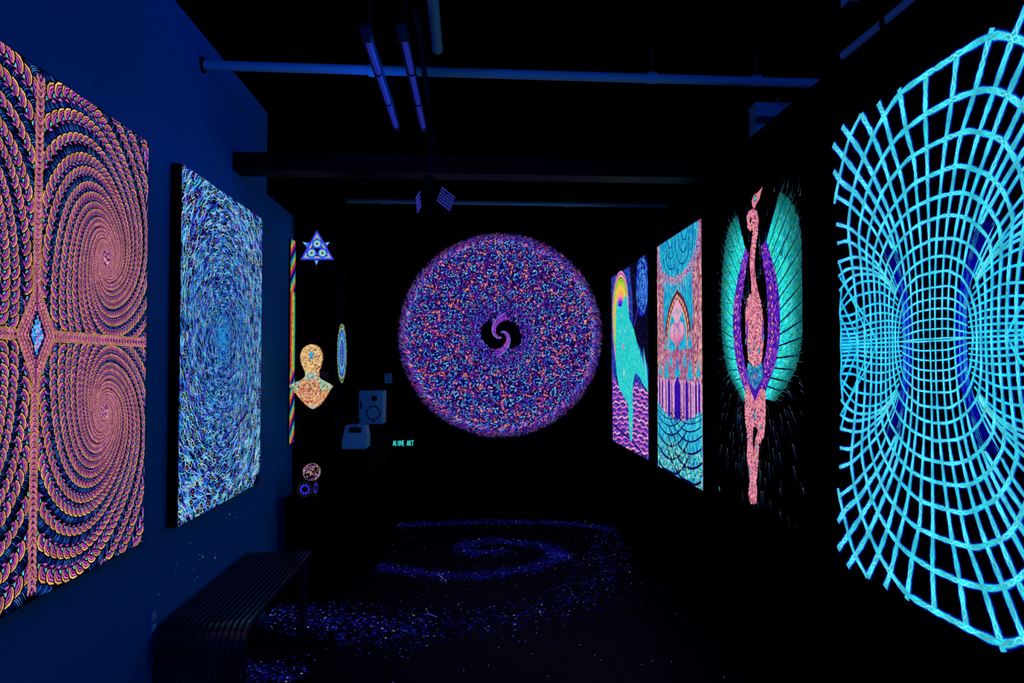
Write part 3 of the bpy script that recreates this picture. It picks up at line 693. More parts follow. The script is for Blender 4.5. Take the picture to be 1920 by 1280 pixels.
# ================================================================== 6: cathedral
def cathedral_painting():
    f = Frame(XR - 0.03, 1, 1233, 1317, 0.652, -0.548, 'cathedral_painting', 'turquoise and pink cathedral arch painting between the bird and the cyan figure', thick=0.03)
    U = f.uvs; W_, H = f.W, f.H
    A = Art(); A.clip = f.bounds(.002); G = Art(); G.clip = f.bounds(.002)
    def t(py): return f.uv(1272, py)[1]                     # height of a photo row on the centre line
    teal = [(30, 196, 220), (20, 160, 205), (60, 225, 225), (40, 130, 210)]
    pinkc = [(232, 150, 180), (205, 130, 190), (245, 185, 170), (160, 80, 120), (60, 20, 50), (200, 150, 215)]
    G.poly([(-W_ + .002, .002), (W_ - .002, .002), (W_ - .002, H - .002), (-W_ + .002, H - .002)], (150, 84, 128), .0008)
    def hatch(P, m, cols, ang, ln, wd, h, sp=.25, p=None):
        x, y = scatter(P, m); A.strokes(x, y, ang + rng.normal(0, sp, len(x)), ln, wd, pick(cols, len(x), p), h + rng.random(len(x)) * 1e-4)
    allp = np.array([(-W_, 0), (W_, 0), (W_, H), (-W_, H)])
    hatch(allp, 5200, pinkc, 1.57, .026, .0062, .0010, .5)
    # upper fan vault: hanging bowl with scalloped ribs
    zb = t(515); a = np.linspace(0, np.pi, 26)
    bowl = np.r_[np.c_[-np.cos(a) * W_ * .86, H - (H - zb) * np.sin(a) ** .75], [(W_ * .86, H), (-W_ * .86, H)]]
    G.poly(bowl[:-2], (22, 150, 205), .0012); hatch(bowl[:-2], 1500, teal, 1.57, .030, .007, .0014, .2)
    for cx in (-.30, .34):
        for k in range(7):
            r = .10 + .075 * k; aa = np.linspace(math.pi * 1.02, math.pi * 1.98, 22)
            P = np.c_[W_ * cx * (1 - .10 * k) + r * 1.05 * np.cos(aa) * .62, H + .03 - .0 + r * .95 * np.sin(aa)]
            k_ = inside(bowl[:-2], P[:, 0], P[:, 1])
            ids = np.where(k_)[0]
            for seg in np.split(ids, np.where(np.diff(ids) > 1)[0] + 1):
                if len(seg) > 2: A.ribbon(P[seg], .0075, (10, 24, 110), .0018)
    # lavender net under the bowl
    lo = np.c_[-np.cos(a) * W_ * .94, H - (H - zb) * np.sin(a) ** .75 * 1.0 - .015 - .12 * np.sin(a)]
    band = np.r_[bowl[:26], lo[::-1]]
    G.poly(band, (120, 90, 150), .0013); hatch(band, 1300, [(205, 160, 220), (235, 175, 190), (120, 190, 220), (60, 30, 90), (240, 200, 210)], .6, .018, .005, .0016, .7)
    # turquoise drapes either side of the great arch
    ap = t(542)
    for sd in (-1, 1):
        P = [(0, ap + .02), (sd * W_ * .28, t(528)), (sd * W_ * .62, t(520)), (sd * W_ * .66, t(590)), (sd * W_ * .60, t(625)), (sd * W_ * .34, t(590))]
        G.poly(P, (22, 150, 205), .0014); hatch(P, 420, teal, 1.57 + sd * .35, .040, .008, .0017, .12)
        for k in range(5):
            q = k / 4; A.ribbon(catmull([(sd * W_ * (.10 + .45 * q), t(530)), (sd * W_ * (.20 + .40 * q), t(565)), (sd * W_ * (.40 + .24 * q), t(620))], 6), .0055, (10, 26, 110), .0019)
    # great pointed arch, brown pink ribs
    base = t(655)
    for k, (col, sc) in enumerate((((90, 40, 50), 1.0), ((235, 160, 150), .90), ((110, 50, 40), .82), ((240, 190, 150), .76), ((60, 20, 50), .70))):
        wv = W_ * .58 * sc; tp = ap - (1 - sc) * .28
        L = catmull([(-wv, base), (-wv * .93, base + (tp - base) * .45), (-wv * .55, base + (tp - base) * .80), (0, tp)], 8)
        P = np.r_[L, (L * (-1, 1))[::-1][1:]]
        G.poly(P, col, .0020 + k * 2e-5)
        if k == 4: inner = P
    for i, p in enumerate(resample(np.r_[L, (L * (-1, 1))[::-1][1:]] * (1.22, 1.0) + (0, .035), .011)):
        A.strokes([p[0]], [p[1]], [2.2 if p[0] < 0 else .9], .034, .008, [[(250, 190, 150), (120, 50, 50), (30, 10, 30), (230, 140, 160)][i % 4]], .0024)
    G.poly(inner, (24, 160, 205), .0022); hatch(inner, 500, teal, 1.57, .03, .007, .0023, .2)
    # pink palmette hanging in the arch
    for k in range(9):
        q = (k - 4) / 4; cc = [(236, 150, 186), (245, 175, 190), (220, 130, 180)][k % 3]
        A.ribbon(catmull([(0, t(660)), (q * W_ * .10, t(640)), (q * W_ * .30, t(620 + 8 * abs(q))), (q * W_ * .26, t(598 + 10 * abs(q)))], 8), .026, cc, .0027 + k * 1e-5)
        A.ribbon(catmull([(0, t(664)), (q * W_ * .10 + .006, t(642)), (q * W_ * .30 + .01, t(622 + 8 * abs(q)))], 8), .004, (110, 40, 110), .0030)
    for k in range(7):
        q = (k - 3) / 3; A.ribbon(catmull([(q * W_ * .06, t(600)), (q * W_ * .20, t(585)), (q * W_ * .12, t(572)), (0, t(562))], 8), .017, (240, 165, 195), .0028 + k * 1e-5)
    for sd in (-1, 1):
        th = np.linspace(0, 5, 24); A.ribbon(np.c_[sd * (.030 + .020 * np.cos(th)), t(612) + .022 * np.sin(th)], .005, (120, 50, 140), .0032)
    A.ellipse(0, t(610), .012, .016, (110, 110, 220), .0033, 10)
    # side piers, twisted brown bands
    for sd in (-1, 1):
        for q0, q1, cb in ((.66, .80, (150, 80, 70)), (.84, .98, (214, 130, 170))):
            P = [(sd * W_ * q0, t(775)), (sd * W_ * q1, t(775)), (sd * W_ * (q1 + .02), t(500)), (sd * W_ * (q0 + .1), t(500))]
            G.poly(P, cb, .0016)
            hatch(P, 700, [(248, 195, 150), (80, 34, 20), (225, 130, 160), (36, 14, 20), (250, 210, 170), (190, 100, 180)], 1.57 + sd * -.45, .034, .0065, .0019, .25)
    # little arches and turquoise gables
    for cx, py, wv, hv in ((0, 690, .17, 30), (-.52, 690, .15, 34), (.54, 690, .15, 34), (-.30, 672, .10, 24), (.32, 672, .10, 24), (-.52, 640, .10, 20), (.54, 640, .12, 22), (-.84, 690, .10, 26), (.86, 690, .10, 26)):
        u = cx * W_; wv *= W_
        tri = [(u - wv, t(py + hv * .55)), (u + wv, t(py + hv * .55)), (u, t(py - hv * .7))]
        G.poly(tri, (24, 160, 205), .0024); hatch(tri, 60, teal, 1.57, .026, .006, .0026, .3)
        A.ribbon(np.array([tri[0], tri[2], tri[1]]), .010, (226, 140, 160), .0028); A.ribbon(np.array([tri[0], tri[2], tri[1]]) - (0, .016), .004, (50, 16, 70), .0029)
    A.ellipse(0, t(682), .03, .034, (80, 110, 200), .0031, 12)
    # violet windows and pale columns
    wt, wb = t(712), t(790)
    G.poly([(-W_ * .97, wb), (W_ * .97, wb), (W_ * .97, wt), (-W_ * .97, wt)], (206, 140, 186), .0022)
    hatch(np.array([(-W_, wb), (W_, wb), (W_, wt), (-W_, wt)]), 1500, [(240, 175, 190), (200, 150, 225), (245, 205, 190), (120, 50, 110)], 1.57, .024, .006, .0024, .3)
    for q, hw in ((0, .135), (-.40, .055), (.40, .055), (-.74, .03), (.76, .03), (-.88, .03), (.88, .03), (-.27, .016), (.27, .016), (-.55, .02), (.55, .02)):
        u = q * W_; hw *= W_
        G.poly([(u - hw, wb), (u + hw, wb), (u + hw, wt - .03), (u, wt + .02), (u - hw, wt - .03)], (46, 12, 168), .0028)
        A.strokes(u + rng.uniform(-hw, hw, int(900 * hw + 4)) * .9, rng.uniform(wb, wt, int(900 * hw + 4)), rng.uniform(0, 3, int(900 * hw + 4)), .010, .004, (96, 40, 215), .0031)
        A.ribbon(np.array([(u - hw * 1.25, wb), (u - hw * 1.25, wt - .02)]), .005, (250, 200, 200), .0031); A.ribbon(np.array([(u + hw * 1.25, wb), (u + hw * 1.25, wt - .02)]), .005, (90, 30, 110), .0031)
    # turquoise scalloped floor
    dip = t(790)
    fl = np.r_[np.c_[np.linspace(-W_, W_, 22), dip + .09 * (np.linspace(-1, 1, 22)) ** 2], [(W_, 0), (-W_, 0)]]
    G.poly(fl, (22, 164, 205), .0034)
    hatch(fl, 2600, teal + [(110, 240, 225), (30, 110, 190)], 1.57, .046, .0085, .0036, .16)
    hatch(np.array([(-W_, 0), (W_, 0), (W_, dip * .55), (-W_, dip * .55)]), 500, [(150, 235, 180), (14, 40, 60), (200, 245, 170)], .25, .030, .006, .0038, .5)
    for k in range(8):
        z = dip - .015 - .026 * k - .0065 * k * k; r = .5 + .06 * k
        for sd, cx in ((-1, -.42), (1, .42)):
            x = np.linspace(-1, 1, 24); P = np.c_[W_ * (cx + x * (.62 + .05 * k)), z + .05 + (.05 + .02 * k) * x ** 2]
            ok = (np.abs(P[:, 0]) < W_ - .003) & (P[:, 1] > .004)
            if ok.sum() > 3: A.ribbon(P[ok], .004 + .0022 * k, (6, 14, 84), .0040)
    for k in range(11):
        q = (k - 5) / 5; A.ribbon(np.array([(q * W_ * .55, dip * .78), (q * W_ * .98 + .02, .006)]), [.003, .0065], (10, 40, 120), .0039)
    for cx in (-.05, .30, -.30):
        for k in range(5):
            z = .05 + .045 * k; A.ribbon(np.array([(W_ * cx - .07, z - .04), (W_ * cx, z + .035), (W_ * cx + .07, z - .04)]), .006, [(8, 24, 70), (160, 245, 200)][k % 2], .0041)
    G.build('painted_vault', f.root, label='flat turquoise, pink and violet areas of the vault'); A.build('painted_tracery', f.root, label='fine tracery and navy ribs')
cathedral_painting()

# ================================================================== 7: cyan figure under a rainbow halo
def figure_painting():
    f = Frame(XR - 0.03, 1, 1147, 1216, 0.652, -0.545, 'halo_figure_painting', 'painting of a cyan figure under a rainbow halo, farthest on the partition', thick=0.03)
    U = f.uvs; W_, H = f.W, f.H
    G = Art(); G.clip = f.bounds(.002); A = Art(); A.clip = f.bounds(.002); Hl = Art(); Hl.clip = f.bounds(.002)
    G.poly([(-W_ + .002, .002), (W_ - .002, .002), (W_ - .002, H - .002), (-W_ + .002, H - .002)], (5, 4, 34), .0008)
    def hatch(art, P, m, cols, ang, ln, wd, h, sp=.3):
        x, y = scatter(P, m); art.strokes(x, y, ang + rng.normal(0, sp, len(x)), ln, wd, pick(cols, len(x)), h + rng.random(len(x)) * 1e-4)
    # blue sky patches
    P = U([(1146,522),(1181,500),(1186,560),(1188,630),(1200,650),(1217,690),(1217,720),(1180,720),(1146,700)])
    G.poly(P, (14, 50, 150), .0010); hatch(G, P, 1500, [(20, 80, 200), (40, 130, 225), (10, 40, 140), (120, 60, 190)], 1.57, .03, .009, .0012)
    # swirl
    cs = np.array(f.uv(1204, 535)); cs_r = np.array([abs(f.uv(1193, 535)[0] - cs[0]) * 1.0, abs(f.uv(1204, 478)[1] - cs[1])])
    for k in range(11):
        q = 1 - k / 11.5; th = np.linspace(0, 2 * np.pi, 40); jit = 1 + .03 * np.sin(5 * th + k)
        A.ribbon(np.c_[cs[0] + cs_r[0] * q * np.cos(th) * jit, cs[1] + cs_r[1] * q * np.sin(th) * jit], .012, [(24, 40, 200), (14, 20, 120), (40, 110, 230), (16, 24, 150)][k % 4], .0014 + k * 1e-5)
    m = 360; th = rng.uniform(0, 6.28, m); q = rng.uniform(.1, 1, m)
    A.strokes(cs[0] + cs_r[0] * q * np.cos(th), cs[1] + cs_r[1] * q * np.sin(th), np.arctan2(np.cos(th) * cs_r[1], -np.sin(th) * cs_r[0]), .05, .008, pick([(60, 150, 240), (30, 60, 220), (20, 30, 150), (110, 190, 245)], m), .0018)
    A.ribbon(catmull(U([(1200,565),(1196,580),(1192,600),(1189,612)]), 6), .016, (60, 60, 210), .0018)
    m = 150; x, y = scatter(U([(1182,490),(1216,478),(1217,650),(1200,640),(1186,600)]), m)
    A.strokes(x, y, rng.uniform(0, 3, len(x)), .014, .005, pick([(60, 50, 90), (120, 90, 90), (30, 30, 110)], len(x)), .0013)
    # rainbow halo
    hc = np.array(f.uv(1163, 582)); hx = abs(f.uv(1147.5, 582)[0] - hc[0]) ; hy = f.uv(1163, 508)[1] - hc[1]
    hx2 = abs(f.uv(1178.5, 582)[0] - hc[0])
    hx = (hx + hx2) / 2
    for k, (s, col) in enumerate(((1.0, (232, 130, 190)), (.95, (120, 50, 150)), (.91, (240, 190, 190)), (.86, (40, 60, 20)), (.83, (130, 210, 40)), (.74, (190, 215, 60)), (.67, (245, 200, 80)), (.55, (250, 170, 90)), (.47, (240, 160, 140)), (.40, (190, 100, 210)), (.33, (110, 40, 210)), (.25, (40, 20, 190)), (.14, (20, 8, 110)))):
        th = np.linspace(0, 2 * np.pi, 48, endpoint=False)
        Hl.poly(np.c_[hc[0] + hx * s ** .8 * np.cos(th), hc[1] - (1 - s) * hy * .10 + hy * s * np.where(np.sin(th) > 0, np.sin(th), np.sin(th) * 1.55)], col, .0022 + k * 2e-5)
    m = 900; th = rng.uniform(0, 6.28, m); q = rng.uniform(.62, 1, m)
    Hl.strokes(hc[0] + hx * q * np.cos(th), hc[1] + hy * q * np.where(np.sin(th) > 0, np.sin(th), 1.55 * np.sin(th)), th, .016, .006,
               np.where((q > .9)[:, None], pick([(240, 150, 190), (250, 190, 190), (120, 40, 120)], m), pick([(250, 220, 90), (200, 220, 70), (245, 180, 90), (140, 120, 30)], m)), .0026)
    # woven violet ground
    P = U([(1148,690),(1152,705),(1160,720),(1170,735),(1178,755),(1188,720),(1195,715),(1217,735),(1217,860),(1150,828)])
    G.poly(P, (64, 30, 150), .0028)
    hatch(G, P, 1500, [(90, 60, 200), (120, 110, 225), (60, 24, 140), (150, 80, 200), (70, 90, 210)], 1.50, .055, .011, .0030, .15)
    for k in range(17):
        py = 712 + 9.6 * k
        xs = np.linspace(1150, 1216, 34); ys = py + (xs - 1183) * .16 + 2.0 * np.sin(xs * .5 + k * 2.3) + 1.2 * np.sin(xs * 1.1 + k) - 6 * np.sin((xs - 1150) / 66 * np.pi)
        Q = U(list(zip(xs, ys))); ok = inside(P, Q[:, 0], Q[:, 1])
        idx = np.where(ok)[0]
        for seg in np.split(idx, np.where(np.diff(idx) > 1)[0] + 1):
            if len(seg) > 2: G.ribbon(Q[seg], .011 + .008 * rng.random(len(seg)), [(236, 120, 190), (220, 100, 200), (245, 160, 190)][k % 3], .0034); G.ribbon(Q[seg] - (0, .018), .007, (24, 8, 84), .0033)
    for k in range(7):
        x0 = 1153 + 9 * k; Q = catmull(U([(x0, 720), (x0 - 1, 770), (x0 + 2, 850)]), 10); ok = inside(P, Q[:, 0], Q[:, 1])
        if ok.sum() > 3: G.ribbon(Q[ok], .008, (20, 8, 80), .0032)
    G.ribbon(catmull(U([(1151,795),(1165,808),(1185,826),(1204,848)]), 8), .02, (30, 14, 110), .0036)
    # figure
    fig = U([(1157,562),(1161,575),(1166,574),(1170,560),(1176,552),(1178,570),(1181,598),(1185,606),(1190,620),(1196,645),(1204,668),(1210,690),(1214,712),(1217,735),(1208,722),(1200,706),(1192,698),(1188,716),(1187,740),(1188,770),(1187,800),(1186,828),(1182,825),(1180,795),(1179,758),(1170,742),(1162,728),(1157,700),(1155,660),(1155,620),(1155,590)])
    A.poly(fig, (30, 206, 206), .0040); hatch(A, fig, 2600, [(50, 236, 226), (20, 190, 205), (120, 245, 230), (20, 140, 170), (60, 220, 190)], 1.57, .018, .007, .0042, .8)
    x, y = scatter(fig, 420); A.strokes(x, y, rng.uniform(0, 6, len(x)), .008, .005, pick([(8, 60, 90), (230, 200, 210), (10, 90, 110)], len(x)), .0045)
    fan = U([(1207,650),(1214,690),(1217,730),(1210,700)]); A.poly(fan, (70, 215, 225), .0044)
    for px, py, a, b, col in ((1169, 650, .030, .020, (220, 110, 170)), (1164, 622, .012, .014, (240, 190, 210)), (1172, 620, .012, .014, (240, 190, 210)), (1171, 698, .022, .026, (235, 210, 215)), (1171, 698, .010, .014, (120, 20, 50)), (1184, 795, .012, .018, (230, 190, 90)), (1209, 688, .008, .016, (160, 60, 60)), (1166, 594, .010, .014, (230, 170, 200))):
        A.ellipse(*f.uv(px, py), a, b, col, .0048 + a * .001, 12)
    G.build('painted_background', f.root, label='violet woven ground and blue night patches'); Hl.build('painted_halo', f.root, label='rainbow halo rings', stuff=True); A.build('painted_figure', f.root, label='turquoise speckled figure and blue swirl')
figure_painting()

# ================================================================== 8: rainbow strip, star, oval
def rainbow_strip():
    X = XL - 0.02 + 0.012
    p0, p1 = at_x(543.5, 640, X), at_x(560, 640, X)
    p1.y = min(p1.y, 4.615)
    zt, zb = at_x(552, 451, X).z, at_x(552, 829, X).z
    W_ = (p1.y - p0.y) / 2; H = zt - zb
    root = empty('rainbow_banner', (X, (p0.y + p1.y) / 2, zb), math.pi / 2); tag(root, 'narrow tall banner of rainbow bands on the wall behind the bust', 'banner')
    MB().box(-W_, W_, 0, .011, 0, H, .002).build('banner_board', M['canvas'], root)
    A = Art(); A.clip = (-W_ + .002, W_ - .002, .002, H - .002)
    rb = [(150, 40, 190), (220, 50, 90), (235, 110, 50), (220, 210, 60), (60, 200, 80), (40, 190, 220), (40, 80, 225), (10, 8, 50)]
    m = 5200; x = rng.uniform(-W_, W_, m); y = rng.uniform(0, H, m)
    fy = y / H
    mid = (fy > .36) & (fy < .74)
    ph = np.mod((fy - x / W_ * .035) / .105, 1.0)
    gap = ph > .80
    idx = np.clip((ph / .80 * 7).astype(int), 0, 6)
    idx = np.where(mid, np.clip(1 + ((x / W_ + 1) / 2 * 4.5).astype(int), 0, 6), idx)
    col = np.array(rb)[idx] * rng.uniform(.6, 1.1, (m, 1)); col = np.where((gap & ~mid)[:, None], np.array((8, 6, 30)), col)
    A.strokes(x, y, np.where(mid, np.where(x > 0, .8, 2.3), .9) + rng.normal(0, .15, m), .034, .0055, col, .001 + rng.random(m) * 4e-4)
    A.build('painted_bands', root, label='diagonal rainbow hatching')
rainbow_strip()

Y_P = 4.62                                   # front of the black pillar
def star_panel():
    c = at_y(594.5, 466, Y_P); k = Y_P / F
    def pt(px, py): p = at_y(px, py, Y_P); return (p.x - c.x, p.z - zb)
    zb = at_y(594, 497, Y_P).z
    root = empty('star_panel', (c.x, Y_P - .012, zb)); tag(root, 'glowing blue and gold six-pointed star cut-out high on the black pillar', 'wall decoration')
    def slab(P, y0, y1, name, mat=M['canvas']):
        n = len(P); vs_ = [(u, y0, v) for u, v in P] + [(u, y1, v) for u, v in P]
        return MB().add(vs_, [tuple(range(n)), tuple(range(n, 2 * n))[::-1]] + [(i, (i + 1) % n, n + (i + 1) % n, n + i) for i in range(n)]).build(name, mat, root)
    up = np.array([pt(563, 488), pt(628, 488), pt(595, 431)]); dn = np.array([pt(568, 454), pt(619, 454), pt(594, 497)])
    slab(dn, .004, .011, 'star_board'); slab(up, 0.0, .0039, 'star_board')
    A = Art(); cu, cd = up.mean(0), dn.mean(0)
    def sc(P, ce, s): return ce + (P - ce) * s
    for i, (s, col) in enumerate(((.98, (40, 50, 200)), (.80, (60, 150, 240)), (.55, (110, 200, 130)), (.40, (200, 120, 60)), (.28, (20, 20, 90)))):
        A.poly(sc(dn, cd, s), col, -.0036 + i * 1e-5)
    A2 = [(.985, (70, 40, 190)), (.90, (50, 90, 240)), (.80, (80, 190, 245)), (.72, (230, 200, 90)), (.66, (200, 90, 40)), (.60, (6, 4, 30)), (.54, (30, 40, 190)), (.47, (70, 150, 240)), (.40, (12, 10, 70))]
    for i, (s, col) in enumerate(A2): A.poly(sc(up, cu, s), col, .0006 + i * 1e-5)
    for q in range(3):
        a = math.pi / 2 + q * 2 * math.pi / 3; r = .044
        u, v = cu[0] + r * math.cos(a), cu[1] + r * math.sin(a)
        for i, (s, col) in enumerate(((1, (40, 30, 190)), (.85, (60, 120, 240)), (.66, (90, 210, 225)), (.48, (220, 200, 90)), (.3, (50, 150, 230)), (.16, (20, 20, 110)))):
            A.ellipse(u, v, .036 * s, .036 * s, col, .0012 + i * 1e-5, 14)
        d = sc(dn, cd, 1)[q]; g = d * .80 + cd * .20
        A.poly(sc(np.array([g + (d - cd) * .22, g + ((dn[(q + 1) % 3] - cd) * .10), g + ((dn[(q + 2) % 3] - cd) * .10)]), g, 1.0), (90, 190, 230), -.0030); A.ellipse(g[0], g[1], .005, .005, (230, 190, 80), -.0029, 6)
    A.ellipse(cu[0], cu[1], .012, .014, (2, 2, 14), .0016, 8)
    A.build('painted_star', root, label='blue, cyan and gold bands of the star')
star_panel()

def oval_panel():
    X = -1.0 + .012
    c = at_x(641, 662, X); hv = abs(at_x(641, 606, X).z - at_x(641, 718, X).z) / 2
    hu = abs(at_x(632, 662, X).y - at_x(650, 662, X).y) / 2
    root = empty('mandala_disc', (X, c.y, c.z - hv), math.pi / 2); tag(root, 'oval mandala disc glowing edge-on on the side of the pillar', 'wall decoration')
    a = np.linspace(0, 2 * np.pi, 40, endpoint=False)
    P = [(hu * math.cos(t), hv + hv * math.sin(t)) for t in a]; n = 40
    MB().add([(u, 0, v) for u, v in P] + [(u, .0115, v) for u, v in P], [tuple(range(n)), tuple(range(n, 2 * n))[::-1]] + [(i, (i + 1) % n, n + (i + 1) % n, n + i) for i in range(n)]).build('disc_board', M['canvas'], root)
    A = Art()
    for i, (s, col) in enumerate(((.99, (60, 110, 60)), (.93, (10, 10, 40)), (.86, (150, 200, 150)), (.80, (14, 14, 90)), (.76, (30, 60, 200)), (.66, (60, 140, 235)), (.58, (90, 200, 130)), (.52, (190, 200, 60)), (.47, (30, 90, 200)), (.40, (20, 20, 160)), (.30, (60, 40, 170)), (.20, (40, 120, 200)), (.10, (90, 30, 60)))):
        A.ellipse(0, hv, hu * s, hv * s, col, .0006 + i * 2e-5, 36)
    m = 900; th = rng.uniform(0, 6.28, m); q = np.sqrt(rng.uniform(.02, .98, m))
    A.strokes(hu * q * np.cos(th), hv + hv * q * np.sin(th), th, .020, .005, np.where((q > .8)[:, None], pick([(200, 220, 120), (230, 150, 80), (120, 220, 150), (40, 60, 200), (4, 4, 20)], m), pick([(60, 150, 240), (30, 40, 200), (90, 200, 200), (10, 10, 60)], m)), .0010 + rng.random(m) * 2e-4)
    A.build('painted_mandala', root, label='blue and yellow mandala rings')
oval_panel()

# ================================================================== bust
def speckle_mat(name, scale, stretch, ramp, strength=1.0):
    m = bpy.data.materials.new(name); m.use_nodes = True; nt = m.node_tree; b = nt.nodes['Principled BSDF']
    tc = nt.nodes.new('ShaderNodeTexCoord'); mp = nt.nodes.new('ShaderNodeMapping'); mp.inputs['Scale'].default_value = stretch; mp.inputs['Rotation'].default_value = (0, .6, 0)
    vo = nt.nodes.new('ShaderNodeTexVoronoi'); vo.feature = 'F1'; vo.inputs['Scale'].default_value = scale
    rp = nt.nodes.new('ShaderNodeValToRGB'); cr = rp.color_ramp
    while len(cr.elements) < len(ramp): cr.elements.new(.5)
    for e, (p, col) in zip(cr.elements, ramp): e.position = p; e.color = (*lin(col), 1)
    nt.links.new(tc.outputs['Object'], mp.inputs[0]); nt.links.new(mp.outputs[0], vo.inputs['Vector'])
    wn = nt.nodes.new('ShaderNodeMath'); wn.operation = 'MULTIPLY_ADD'; wn.inputs[1].default_value = .85; wn.inputs[2].default_value = 0.0
    sep = nt.nodes.new('ShaderNodeSeparateColor'); nt.links.new(vo.outputs['Color'], sep.inputs[0])
    ad = nt.nodes.new('ShaderNodeMath'); ad.operation = 'MULTIPLY_ADD'; ad.inputs[1].default_value = .35
    nt.links.new(vo.outputs['Distance'], wn.inputs[0]); nt.links.new(sep.outputs[0], ad.inputs[0]); nt.links.new(wn.outputs[0], ad.inputs[2])
    nt.links.new(ad.outputs[0], rp.inputs[0]); nt.links.new(rp.outputs[0], b.inputs['Emission Color']); b.inputs['Emission Strength'].default_value = strength
    sc = nt.nodes.new('ShaderNodeVectorMath'); sc.operation = 'SCALE'; sc.inputs['Scale'].default_value = .12; nt.links.new(rp.outputs[0], sc.inputs[0]); nt.links.new(sc.outputs[0], b.inputs['Base Color'])
    b.inputs['Roughness'].default_value = .6; m.cycles.emission_sampling = 'NONE'
    return m

